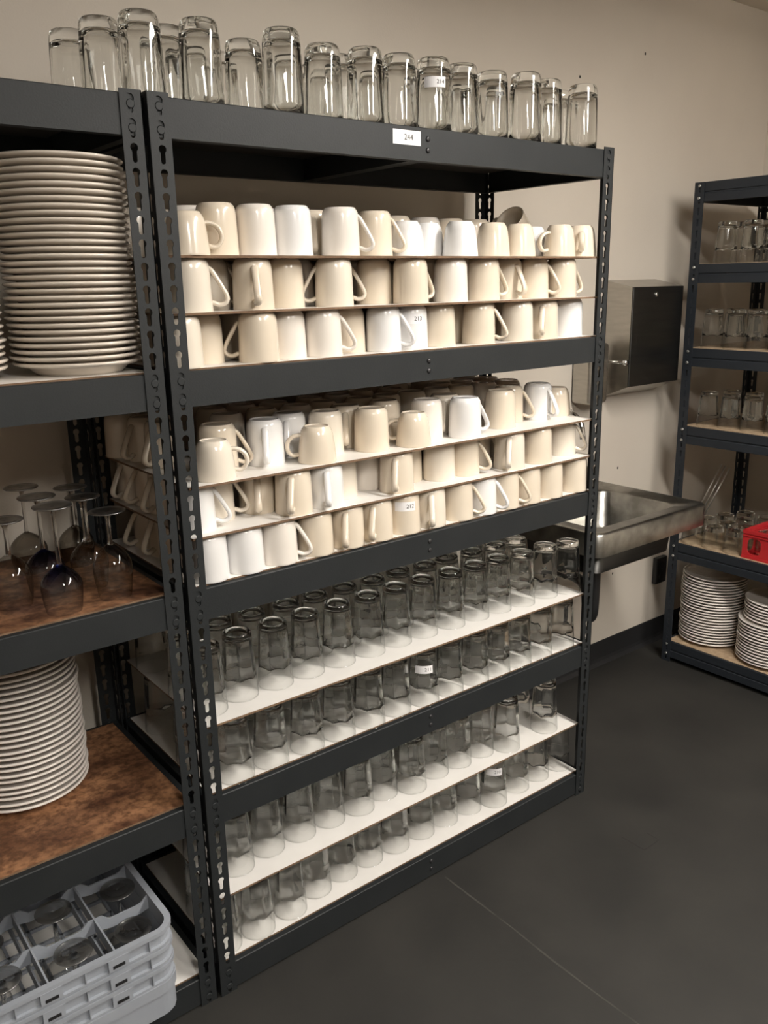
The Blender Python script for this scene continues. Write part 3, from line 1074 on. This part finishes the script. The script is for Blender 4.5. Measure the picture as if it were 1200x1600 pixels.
COOL = [cooler_mesh(s) for s in range(3)]
zT = HT + 0.0
top_spec = [(105, 42), (152, 22), (214, 12), (258, 35), (306, 25), (378, 58), (438, 40), (500, 65), (527, 82), (568, 71), (622, 81), (677, 87), (721, 97), (769, 109), (822, 111), (855, 122), (875, 141), (911, 130)]
ti = []
for (u, v) in top_spec:
    p = on(u, v, 2, zT + 0.150)
    d = Vector((p.x - CAM.x, p.y - CAM.y)).normalized()
    ti.append(dict(x=p.x + d.x * 0.031, y=p.y + d.y * 0.031, row=1, u=u))
for (x, y) in ((.20, .24), (.40, .17), (.62, .19), (.75, .17), (.86, .18), (.95, .15), (.30, .30), (.52, .27)):
    ti.append(dict(x=x, y=y, row=2, u=0))
relax(ti, -0.2, 1.20, 0.045, 0.41, 0.0402)
for rn in (1, 2):
    lst = sorted([a for a in ti if a['row'] == rn], key=lambda a: a['x'])
    for i, a in enumerate(lst):
        o = make('tall_tumbler', COOL[(i * 2 + rn) % 3], None, None, (a['x'], a['y'], zT), random.uniform(0, 6))
        num = ' numbered 214' if a['u'] == 677 else ''
        tag(o, f"heavy clear tumbler{num} on top of the shelving, {ORD[i]} from left in {'front' if rn == 1 else 'back'} row", 'tumbler', 'heavy tumblers on top of the shelving')
        if num:
            curved_label(o, '214', lambda z: 0.0394, view_az(a['x'], a['y']) - o.rotation_euler.z + 0.1, 0.098, 0.048, 0.021, 0.3, 0.012)


# ------------------------------------------------------------------ plates
def plate_mesh(r, foot, hgt, rim_t=0.0062):
    outer = [(foot - 0.004, 0.0025), (foot - 0.002, 0.0), (foot + 0.003, 0.0), (foot + 0.008, 0.005), (r * 0.80, hgt * 0.62), (r * 0.92, hgt - rim_t - 0.0022), (r - 0.0035, hgt - rim_t), (r - 0.001, hgt - rim_t * 0.75), (r, hgt - rim_t * 0.45), (r - 0.001, hgt - 0.0012), (r - 0.004, hgt), (r - 0.0065, hgt - 0.002), (r - 0.0095, hgt - 0.0052), (r * 0.80, hgt * 0.62 + 0.0038), (foot + 0.006, 0.0095), (foot * 0.5, 0.0085)]
    mb = MB().lathe(outer, 56)
    mb.disc(outer[0][0], outer[0][1], 56, up=False)
    mb.disc(outer[-1][0], outer[-1][1], 56, up=True)
    return mb.mesh('plate')


def plate_stack(name, x, y, z, n, r, foot, hgt, pitch, mat, phrase, group, jit=0.0025, oval=1.0, seed=1, drift=(0, 0)):
    me = plate_mesh(r, foot, hgt)
    me.materials.append(M[mat])
    rg = random.Random(seed)
    for k in range(n):
        o = make(name, me, None, None, (x + rg.uniform(-jit, jit) + drift[0] * k, y + rg.uniform(-jit, jit) + drift[1] * k, z + k * pitch), rg.uniform(0, 6))
        if oval != 1.0:
            o.rotation_euler = (0, 0, 0)
            o.scale = (oval, 1, 1)
        tag(o, f"{phrase}, {ORD[n - 1 - k]} from the top", 'plate', group)


ZL2 = DECK_Z[1]
px_, py_ = from_uy(124, 0.122, ZL2)
plate_stack('dinner_plate', px_, py_, ZL2, 31, 0.112, 0.072, 0.024, 0.0112, 'plate', 'cream plate in the tall stack beside the double posts', 'tall cream plate stack by the posts', seed=2)
plate_stack('dinner_plate', px_ - 0.232, py_ + 0.01, ZL2, 19, 0.112, 0.072, 0.024, 0.0112, 'plate', 'cream plate in the shorter stack cut by the left picture edge', 'shorter cream plate stack', seed=3)
ZL4 = DECK_Z[3]
plate_stack('dinner_plate', -0.268, 0.305, ZL4, 29, 0.130, 0.085, 0.022, 0.0126, 'plate_w', 'white plate in the stack on the bare brown shelf', 'white plate stack on the brown shelf', 0.002, seed=4)
plate_stack('dinner_plate', RX + 0.155, 0.288, RDECK[5], 24, 0.124, 0.080, 0.020, 0.0116, 'plate_w', 'white plate in the far corner stack nearest the sink', 'corner plate stack nearest the sink', 0.002, seed=5)
plate_stack('dinner_plate', RX + 0.145, 0.022, RDECK[5], 14, 0.132, 0.082, 0.020, 0.0116, 'plate_w', 'wide white plate in the corner stack at the right picture edge', 'lower corner plate stack', 0.002, seed=6)
plate_stack('side_plate', RX + 0.150, 0.020, RDECK[5] + 14 * 0.0116, 7, 0.118, 0.076, 0.020, 0.0116, 'plate_w', 'smaller white plate upon the wide plates at the right picture edge', 'upper corner plate stack', 0.002, seed=8)


def bowl_mesh(r, h):
    pr = [(r * 0.45, 0.0), (r * 0.5, 0.0), (r * 0.75, h * 0.30), (r * 0.95, h * 0.8), (r, h - 0.002), (r - 0.001, h), (r - 0.004, h - 0.001), (r * 0.88, h * 0.75), (r * 0.68, h * 0.32), (r * 0.4, 0.006)]
    mb = MB().lathe(pr, 48)
    mb.disc(pr[0][0], 0.0, 48, up=False).disc(pr[-1][0], pr[-1][1], 48)
    return mb.mesh('soup_bowl')


bo = make('soup_bowl', bowl_mesh(0.088, 0.042), 'plate_w', None, (RX + 0.175, -0.010, RDECK[5] + 21 * 0.0116 + 0.009))
tag(bo, 'white soup bowl on the plate stack at the right picture edge', 'bowl')


# ------------------------------------------------------------------ wine glasses (upside down, feet up)
def wine_glass(x, y, z, h, mat, rim, bowl_r, bowl_h, foot, label, group, stem_r=0.004, tint=None, tall=True):
    root = empty('wine_glass', (x, y, z), random.uniform(0, 6))
    tag(root, label, 'wine glass', group)
    prof = []
    n = 14
    for k in range(n + 1):
        t = k / n
        zz = t * bowl_h
        if t < 0.55:
            q = t / 0.55
            r = rim + (bowl_r - rim) * math.sin(q * PI / 2)
        else:
            q = (t - 0.55) / 0.45
            r = bowl_r * math.cos(q * PI / 2) ** 0.72 if q < 1 else stem_r
            r = max(r, stem_r)
        prof.append((r, zz))
    make('bowl', MB().lathe(prof, 36).mesh('bowl'), tint or mat, root)
    sp = [(stem_r * 1.3, bowl_h - 0.004), (stem_r, bowl_h + 0.012), (stem_r * 0.92, (bowl_h + h) / 2), (stem_r * 1.05, h - 0.016), (stem_r * 1.8, h - 0.007)]
    make('stem', MB().lathe(sp, 14).disc(sp[0][0], sp[0][1], 14, up=False).disc(sp[-1][0], sp[-1][1], 14).mesh('stem'), 'glass', root)
    fp = [(0.004, h - 0.0075), (foot * 0.5, h - 0.0045), (foot, h - 0.0028), (foot + 0.0006, h - 0.0015), (foot, h - 0.0004), (foot * 0.6, h - 0.001), (0.004, h - 0.002)]
    make('foot', MB().lathe(fp, 40).mesh('foot'), 'foot', root)
    return root


ZL3 = DECK_Z[2]
wg = 'wine glasses upside down on the brown shelf'
wine_glass(-0.214, 0.062, ZL3, 0.198, 'wine', 0.031, 0.0365, 0.088, 0.034, 'wine glass with blue tinted bowl, nearest the shelf edge, upside down', wg, tint='wine_blue')
wine_glass(-0.207, 0.178, ZL3, 0.192, 'wine', 0.031, 0.0365, 0.088, 0.034, 'blue tinted wine glass half hidden behind the nearest blue one', wg, tint='wine_blue')
wine_glass(-0.113, 0.076, ZL3, 0.168, 'wine', 0.030, 0.036, 0.105, 0.033, 'clear wine glass with round bowl closest to the perforated post', wg)
wine_glass(-0.128, 0.160, ZL3, 0.182, 'wine', 0.030, 0.036, 0.095, 0.032, 'clear wine glass with flared stem between the blue and round ones', wg, stem_r=0.006)
wine_glass(-0.276, 0.150, ZL3, 0.165, 'wine', 0.031, 0.037, 0.100, 0.033, 'clear wine glass cut off by the left picture edge', wg)
wine_glass(-0.192, 0.335, ZL3, 0.180, 'wine_smoke', 0.030, 0.037, 0.085, 0.033, 'smoky wine glass with slim stem at the back left', wg, stem_r=0.0032)
wine_glass(-0.100, 0.318, ZL3, 0.168, 'wine_smoke', 0.030, 0.036, 0.085, 0.033, 'smoky wine glass at the back beside the dark rear post', wg, stem_r=0.0032)

# ------------------------------------------------------------------ dishwasher glass rack on the lowest left shelf
rx0, rx1, ry0, ry1 = -0.605, -0.102, -0.048, 0.448
zr0 = DECK_Z[4]
rack = empty('glass_rack', ((rx0 + rx1) / 2, (ry0 + ry1) / 2, zr0))
tag(rack, 'blue-grey plastic dishwasher rack for stemware sticking out of the lowest shelf', 'glass rack')
hw, hd_ = (rx1 - rx0) / 2, (ry1 - ry0) / 2


def rrect(hx, hy, r, n=6):
    pts = []
    for cx, cy, a0 in ((hx - r, hy - r, 0), (-hx + r, hy - r, PI / 2), (-hx + r, -hy + r, PI), (hx - r, -hy + r, 3 * PI / 2)):
        for k in range(n + 1):
            a = a0 + PI / 2 * k / n
            pts.append((cx + r * math.cos(a), cy + r * math.sin(a)))
    return pts


def ring(mb, prof, r=0.045, mi=0, smooth=False):
    """sweep (offset inward, z) profile round the rack outline, closed profile"""
    loops = []
    for off, z in prof:
        loops.append([(x, y, z) for x, y in rrect(hw - off, hd_ - off, max(0.004, r - off))])
    n = len(loops[0]); m_ = len(prof)
    vs = [p for lp in loops for p in lp]
    fs = []
    for i in range(m_):
        j = (i + 1) % m_
        for k in range(n):
            k2 = (k + 1) % n
            fs.append((i * n + k, i * n + k2, j * n + k2, j * n + k))
    mb.add(vs, fs, mi, smooth)


EXT = 0.041
zb0 = 0.086
bmb = MB()
ring(bmb, [(0.012, 0.0), (0.004, 0.008), (0.004, 0.060), (0.0, 0.062), (0.0, zb0), (0.009, zb0), (0.009, 0.062), (0.012, 0.06), (0.016, 0.008)])
base = make('rack_base', bmb.mesh('rack_base'), 'rack', rack)
gm = MB()
for k in range(9):
    t = -1 + 2 * k / 8
    gm.box(t * (hw - .02) - .003, t * (hw - .02) + .003, -hd_ + .016, hd_ - .016, 0.004, 0.012)
    gm.box(-hw + .016, hw - .016, t * (hd_ - .02) - .003, t * (hd_ - .02) + .003, 0.004, 0.012)
g_ = make('bottom_grid', gm.mesh('bottom_grid'), 'rack', rack)
g_['kind'] = 'stuff'
RIBX_ME = MB().box(-.0012, .0012, -.004, .004, 0, EXT - 0.015).mesh('rib')
RIBY_ME = MB().box(-.004, .004, -.0012, .0012, 0, EXT - 0.015).mesh('rib')
CLIP_ME = MB().box(-.020, .020, -.0049, .0049, 0, EXT - 0.015).mesh('clip_plate')
SLOT_ME = MB().box(-.012, .012, -.0006, .0004, 0, 0.007).mesh('clip_slot')
for e in range(3):
    z0 = zb0 + e * EXT
    em = MB()
    ring(em, [(0.002, z0 + 0.001), (0.002, z0 + 0.006), (0.008, z0 + 0.007), (0.008, z0 + EXT - 0.012), (0.0, z0 + EXT - 0.010), (0.0, z0 + EXT - 0.001), (0.013, z0 + EXT - 0.001), (0.013, z0 + 0.001)])
    ex = make('extender', em.mesh('extender'), 'rack', rack)
    zm = z0 + 0.006
    for k in range(7):
        t = (-0.86 + 1.72 * k / 6)
        x, y = t * (hw - 0.03), t * (hd_ - 0.03)
        if k in (1, 3, 5):
            for sy in (-1, 1):
                c_ = make('clip_plate', CLIP_ME, 'rack', ex, (x, sy * (hd_ - 0.0041), zm))
            make('clip_slot', SLOT_ME, 'black_plastic', ex, (x, -hd_ - 0.0008, zm + 0.004))
        else:
            for sy in (-1, 1):
                make('rib', RIBX_ME, 'rack', ex, (x, sy * (hd_ - 0.005), zm))
        for sx in (-1, 1):
            make('rib', RIBY_ME, 'rack', ex, (sx * (hw - 0.005), y, zm))
ztop = zb0 + 3 * EXT
NC = 4
for k in range(1, NC):
    x = -hw + 2 * hw * k / NC
    dv = MB()
    dv.box(x - .0018, x + .0018, -hd_ + .013, hd_ - .013, ztop - 0.030, ztop - 0.003)
    dv.box(x - .0018, x + .0018, -hd_ + .013, hd_ - .013, ztop - 0.090, ztop - 0.066)
    make('divider_strip', dv.mesh('divider_strip'), 'rack', rack)
for k in range(1, NC):
    y = -hd_ + 2 * hd_ * k / NC
    # wavy top edge: high at crossings, scooped in between
    n = 64
    vs, fs = [], []
    for q in range(n + 1):
        x = -hw + .013 + (2 * hw - .026) * q / n
        ph = ((x + hw) / (2 * hw) * NC) % 1
        dip = 0.014 * min(1, max(0, (min(ph, 1 - ph) - 0.12) / 0.12))
        for yy in (y - .0018, y + .0018):
            vs += [(x, yy, ztop - 0.036 - dip * 0.3), (x, yy, ztop - 0.004 - dip)]
    for q in range(n):
        a = q * 4; b = a + 4
        fs += [(a, a + 1, b + 1, b), (a + 2, b + 2, b + 3, a + 3), (a + 1, a + 3, b + 3, b + 1), (a, b, b + 2, a + 2)]
    make('divider_strip', MB().add(vs, fs).mesh('divider_strip'), 'rack', rack)
cw, cd = 2 * hw / NC, 2 * hd_ / NC
rcx, rcy = (rx0 + rx1) / 2, (ry0 + ry1) / 2
rack_gl = [(3, 0, 'clear stemmed glass in the rack corner nearest the post'), (2, 0, 'stemmed glass second from the right in the rack front row'), (1, 0, 'stemmed glass third from the right in the rack front row'),
           (2, 1, 'stemmed glass second from the right in the rack middle row'), (1, 1, 'stemmed glass third from the right in the rack middle row'), (3, 1, 'stemmed glass at the right end of the rack second row')]
for (i, j, lab) in rack_gl:
    gx = rcx - hw + cw * (i + 0.5) + random.uniform(-.012, .012)
    gy = rcy - hd_ + cd * (j + 0.5) + random.uniform(-.012, .012)
    wine_glass(gx, gy, zr0 + 0.013, 0.195 + random.uniform(-.01, .012), 'wine', 0.030, 0.036, 0.085, 0.036, lab, 'stemware in the dishwasher rack', stem_r=0.0045)

# ------------------------------------------------------------------ sink
sx0, sx1, sy0, sy1, sz = 1.311, 1.885, 0.05, YB - 0.001, 0.787
sink = empty('hand_sink', ((sx0 + sx1) / 2, sy1, 0))
tag(sink, 'worn stainless wall sink between the mug shelving and the corner shelving', 'sink')
scx, scy = (sx0 + sx1) / 2, sy1


def rr_loop(x0, x1, y0, y1, r, z, n=6, rr=None):
    cx, cy, hx, hy = (x0 + x1) / 2, (y0 + y1) / 2, (x1 - x0) / 2, (y1 - y0) / 2
    return [(cx + x - scx, cy + y - scy, z) for x, y in rrect(hx, hy, r, n)]


loops = [rr_loop(sx0, sx1, sy0, sy1, 0.035, sz - 0.072),
         rr_loop(sx0, sx1, sy0, sy1, 0.035, sz - 0.006),
         rr_loop(sx0 + .004, sx1 - .004, sy0 + .004, sy1 - .0005, 0.033, sz),
         rr_loop(sx0 + .014, sx1 - .014, sy0 + .014, sy1 - .010, 0.030, sz + 0.001),
         rr_loop(sx0 + .022, sx1 - .022, sy0 + .022, sy1 - .018, 0.030, sz - 0.004),
         rr_loop(sx0 + .070, sx1 - .070, sy0 + .065, sy1 - .110, 0.045, sz - 0.006),
         rr_loop(sx0 + .076, sx1 - .076, sy0 + .071, sy1 - .116, 0.045, sz - 0.012),
         rr_loop(sx0 + .088, sx1 - .088, sy0 + .083, sy1 - .128, 0.045, sz - 0.125),
         rr_loop(sx0 + .105, sx1 - .105, sy0 + .100, sy1 - .145, 0.040, sz - 0.148),
         rr_loop(sx0 + .170, sx1 - .170, sy0 + .150, sy1 - .190, 0.030, sz - 0.155)]
n = len(loops[0])
vs = [p for l in loops for p in l]
fs = []
for i in range(len(loops) - 1):
    for k in range(n):
        k2 = (k + 1) % n
        fs.append((i * n + k, i * n + k2, (i + 1) * n + k2, (i + 1) * n + k))
fs.append(tuple(range((len(loops) - 1) * n, len(loops) * n)))
mb = MB().add(vs, fs, 0, True)
so = make('basin', mb.mesh('basin'), 'sink', sink)
make('drain', MB().lathe([(0.028, 0.0), (0.030, 0.002), (0.024, 0.003)], 24, z=sz - 0.155).disc(0.024, sz - 0.153, 24).mesh('drain'), 'chrome', sink, (0, -0.26, 0))
# outer shell of the bowl below the rim
shell = MB()
l2 = [rr_loop(sx0 + .070, sx1 - .070, sy0 + .060, sy1 - .100, 0.045, sz - 0.010), rr_loop(sx0 + .080, sx1 - .080, sy0 + .075, sy1 - .120, 0.045, sz - 0.160)]
vs = [p for l in l2 for p in l]
fs = [(k, (k + 1) % n, (k + 1) % n + n, k + n) for k in range(n)] + [tuple(reversed(range(n, 2 * n)))]
make('bowl_shell', MB().add(vs, fs, 0, True).mesh('bowl_shell'), 'stainless_dark', sink)
make('backsplash', MB().box(sx0 - scx, sx1 - scx, -0.012, 0.0, sz, sz + 0.055).mesh('backsplash'), 'sink', sink)
fau = MB()
fb = (-0.02, -0.060, sz - 0.004)
fau.lathe([(0.026, 0), (0.026, 0.012), (0.018, 0.03), (0.013, 0.045)], 20, z=fb[2], cx=fb[0], cy=fb[1]).disc(0.013, fb[2] + 0.045, 20, cx=fb[0], cy=fb[1])
fau.tube(smooth_path([(fb[0], fb[1], fb[2] + .04), (fb[0], fb[1], fb[2] + .20), (fb[0], fb[1] - .02, fb[2] + .27), (fb[0], fb[1] - .07, fb[2] + .305), (fb[0], fb[1] - .125, fb[2] + .275), (fb[0], fb[1] - .14, fb[2] + .22)], 5), 0.010, 12)
f_ = make('faucet', fau.mesh('faucet'), 'chrome', sink)
for s in (-0.09, 0.09):
    hm = MB().lathe([(0.018, 0), (0.018, 0.02), (0.012, 0.03), (0.012, 0.045)], 16, z=fb[2], cx=fb[0] + s, cy=fb[1]).disc(0.012, fb[2] + .045, 16, cx=fb[0] + s, cy=fb[1])
    hm.tube([(fb[0] + s, fb[1], fb[2] + .04), (fb[0] + s * 1.5, fb[1] - .02, fb[2] + .05)], 0.005, 10)
    make('tap_handle', hm.mesh('tap_handle'), 'chrome', f_)
trap = MB().tube(smooth_path([(0, -0.26, sz - .150), (0, -0.26, sz - .33), (0.012, -0.245, sz - .40), (0.05, -0.20, sz - .425), (0.085, -0.165, sz - .40), (0.09, -0.15, sz - .34), (0.09, -0.10, sz - .315), (0.09, -0.001, sz - .315)], 6), 0.019, 14)
make('drain_trap', trap.mesh('drain_trap'), 'black_plastic', sink)

# ------------------------------------------------------------------ towel dispenser and soap dispenser
dx0, dx1 = 1.915, 2.215
disp = empty('towel_dispenser', (dx0 + (dx1 - dx0) / 2, YB, 1.09))
tag(disp, 'stainless paper towel dispenser with dark front on the wall above the sink', 'towel dispenser')
hw_ = (dx1 - dx0) / 2
yf = -0.118
zs = {'bt': 0.416, 'bb': 0.0, 'ft': 0.392, 'fb': 0.046}
vs = [(-hw_, 0, 0), (hw_, 0, 0), (hw_, 0, .416), (-hw_, 0, .416), (-hw_, yf, .046), (hw_, yf, .046), (hw_, yf, .392), (-hw_, yf, .392)]
make('cabinet', MB().add(vs, [(0, 1, 2, 3), (7, 6, 5, 4), (3, 2, 6, 7), (0, 4, 5, 1), (0, 3, 7, 4), (1, 5, 6, 2)]).mesh('cabinet'), 'stainless', disp)
dv, df = bevel_box(-hw_ + .001, hw_ - .001, yf - 0.005, yf - 0.0005, 0.047, 0.391, 0.0015, 1)
dr = make('door', MB().add(dv, df).mesh('door'), 'stainless_dark', disp)
lk = on(1025.5, 460, 1, YB - 0.123)
lkm = rivet_mesh(0.009, 0.006)
lo = make('lock', lkm, 'chrome', dr, (lk.x - disp.location.x, yf - 0.005, lk.z - 1.09))
lo.rotation_euler = (PI / 2, 0, 0)

soap = empty('soap_dispenser', (1.80, YB, 1.085))
tag(soap, 'stainless soap dispenser with push knob, half hidden behind the shelving post', 'soap dispenser')
sv, sf = bevel_box(-0.05, 0.05, -0.085, -0.001, 0.0, 0.21, 0.012, 3)
make('tank', MB().add(sv, sf).mesh('tank'), 'stainless', soap)
kn = MB().tube([(0, -0.085, 0.055), (0, -0.150, 0.055)], 0.0055, 12).tube([(0, -0.150, 0.055), (0, -0.163, 0.055)], 0.010, 14)
make('push_knob', kn.mesh('push_knob'), 'chrome', soap, (0.045, 0.0, 0.09))

# ------------------------------------------------------------------ outlet box
ob = empty('outlet_box', (2.352, YB, 0.325))
tag(ob, 'black electrical outlet box low on the wall beside the corner shelving', 'outlet')
ov, of = bevel_box(-0.036, 0.036, -0.022, -0.0005, -0.057, 0.057, 0.004, 2)
make('cover_plate', MB().add(ov, of).mesh('cover_plate'), 'black_plastic', ob)
for s in (-0.024, 0.024):
    make('socket', MB().lathe([(0.017, 0), (0.017, 0.002), (0.015, 0.003)], 20).disc(0.015, 0.003, 20).mesh('socket'), 'cove', ob, (0, -0.0222, s)).rotation_euler = (PI / 2, 0, 0)

# ------------------------------------------------------------------ glassware on the right-hand unit
rlab = {1: 'second shelf of the corner unit', 2: 'third shelf of the corner unit', 3: 'fourth shelf of the corner unit'}
for li, rows, sz_ in ((1, [(RX + .075, [.31, .215, .12, .02, -.07]), (RX + .17, [.30, .205, .11, .01])], 0.95),
                      (2, [(RX + .065, [.33, .243, .156, .069, -.02]), (RX + .152, [.30, .21, .12, .03])], 0.92),
                      (3, [(RX + .075, [.33, .243, .15, .06, -.03]), (RX + .165, [.29, .2, .11, .02])], 0.85)):
    for ri, (x, ysl) in enumerate(rows):
        for k, y in enumerate(ysl):
            o = put_tumbler(x + random.uniform(-.004, .004), y + random.uniform(-.003, .003), RDECK[li], sz_, random.uniform(0, 6))
            o.name = 'tumbler'
            tag(o, f"clear tumbler, {ORD[k]} from left in {'front' if ri == 0 else 'back'} row, {rlab[li]}", 'tumbler', 'tumblers on the corner shelving')


def rocks_mesh():
    mb = MB()
    mb.lathe([(0.0420, 0.0), (0.0423, 0.002), (0.0400, 0.03), (0.0370, 0.068), (0.0350, 0.078)], 40, 0)
    mb.lathe([(0.0400, 0.001), (0.0382, 0.03), (0.0348, 0.066)], 40, 1)
    return mb.mesh('low_tumbler', ('tumbler', 'tumbler_in'))


def rocks_base():
    pr = [(0.0348, 0.066), (0.0350, 0.078), (0.0335, 0.084), (0.029, 0.086), (0.022, 0.085)]
    return MB().lathe(pr, 36).disc(pr[0][0], pr[0][1], 36, up=False).disc(pr[-1][0], pr[-1][1], 36).mesh('base', ('glass',))


RK, RKB = rocks_mesh(), rocks_base()
for ri, (x, ysl) in enumerate(((RX + .060, [.345, .255, .165]), (RX + .150, [.34, .25, .16]), (RX + .24, [.32, .23, .14, .05, -.04]), (RX + .33, [.28, .19, .10, .01]))):
    for k, y in enumerate(ysl):
        o = make('low_tumbler', RK, None, None, (x + random.uniform(-.004, .004), y + random.uniform(-.003, .003), RDECK[4]))
        make('base', RKB, None, o)
        tag(o, f"low clear glass beside the red crate, {ORD[k]} from left in {ORD[ri]} row", 'glass', 'low glasses beside the red crate')

# red crate
cx0, cx1, cy0, cy1 = RX + 0.022, RX + 0.205, -0.24, 0.118
crz = RDECK[4]
crate = empty('plastic_crate', ((cx0 + cx1) / 2, (cy0 + cy1) / 2, crz))
tag(crate, 'red plastic crate with oval openings on the corner shelving', 'crate')


def crate_side(L, H, nwin):
    """upright panel in local x (length) and z, thickness y, with rounded windows"""
    mb = MB()
    t = 0.004
    cells = []
    cwid = L / nwin
    for k in range(nwin):
        x0, x1 = -L / 2 + k * cwid, -L / 2 + (k + 1) * cwid
        outer = [(x0, 0), (x1, 0), (x1, H), (x0, H)]
        cx, cz = (x0 + x1) / 2, H * 0.46
        inner = [(cx + 0.30 * cwid * math.copysign(abs(math.cos(a)) ** 0.6, math.cos(a)), cz + 0.29 * H * math.copysign(abs(math.sin(a)) ** 0.6, math.sin(a))) for a in [2 * PI * q / 16 + 0.01 for q in range(16)]]
        allp = outer + inner
        n = len(allp)
        tris = tessellate_polygon([[Vector((a, z, 0)) for a, z in outer], [Vector((a, z, 0)) for a, z in inner]])
        vs = [(a, -t / 2, z) for a, z in allp] + [(a, t / 2, z) for a, z in allp]
        fs = [tuple(q) for q in tris] + [tuple(q + n for q in reversed(tr)) for tr in tris]
        for q in range(16):
            a_, b_ = 4 + q, 4 + (q + 1) % 16
            fs.append((a_, b_, b_ + n, a_ + n))
        mb.add(vs, fs)
    mb.box(-L / 2, L / 2, -t / 2 - 0.004, t / 2 + 0.004, H - 0.010, H + 0.002)
    mb.box(-L / 2, L / 2, -t / 2 - 0.003, t / 2 + 0.003, 0.0, 0.010)
    mb.box(-L / 2, L / 2, -t / 2 - 0.003, t / 2 + 0.003, H * 0.80, H * 0.84)
    return mb.mesh('side_panel')


CH = 0.105
lx_, ly_ = cx1 - cx0, cy1 - cy0
for s in (-1, 1):
    o = make('side_panel', crate_side(ly_, CH, 4), 'red', crate, (s * (lx_ / 2 - 0.006), 0, 0), PI / 2)
    o = make('side_panel', crate_side(lx_ - 0.012, CH, 2), 'red', crate, (0, s * (ly_ / 2 - 0.006), 0))
cg = MB()
for k in range(5):
    x = -lx_ / 2 + .02 + (lx_ - .04) * k / 4
    cg.box(x - .004, x + .004, -ly_ / 2 + .01, ly_ / 2 - .01, 0.001, 0.006)
for k in range(9):
    y = -ly_ / 2 + .02 + (ly_ - .04) * k / 8
    cg.box(-lx_ / 2 + .01, lx_ / 2 - .01, y - .004, y + .004, 0.001, 0.006)
g2 = make('bottom_grid', cg.mesh('bottom_grid'), 'red', crate)
g2['kind'] = 'stuff'
for k, y in enumerate((0.065, -0.03)):
    o = make('low_tumbler', RK, None, None, (RX + .105, y, crz + 0.0065))
    make('base', RKB, None, o)
    tag(o, f"low clear glass standing inside the red crate, {ORD[k]} from left", 'glass', 'low glasses in the red crate')

# leaning steel rods behind the sink corner
for k, (ua, va, ub, vb, nm) in enumerate(((1119, 742, 1094, 790, 'left'), (1125, 745, 1101, 791, 'middle'), (1131, 748, 1107, 792, 'right'))):
    a, b = on(ua, va, 0, RX + 0.415), on(ub, vb, 0, RX + 0.375)
    d = (a - b).normalized()
    s = (b.z - (RDECK[4] + 0.002)) / d.z
    b2 = b - d * s
    a2 = a + d * 0.05
    o = make('metal_rod', MB().tube([b2, a2], 0.0032, 10).mesh('metal_rod'), 'rod')
    tag(o, f"thin bright metal rod leaning behind the sink corner, {nm} of three", 'rod', 'leaning metal rods')

bpy.context.view_layer.update()
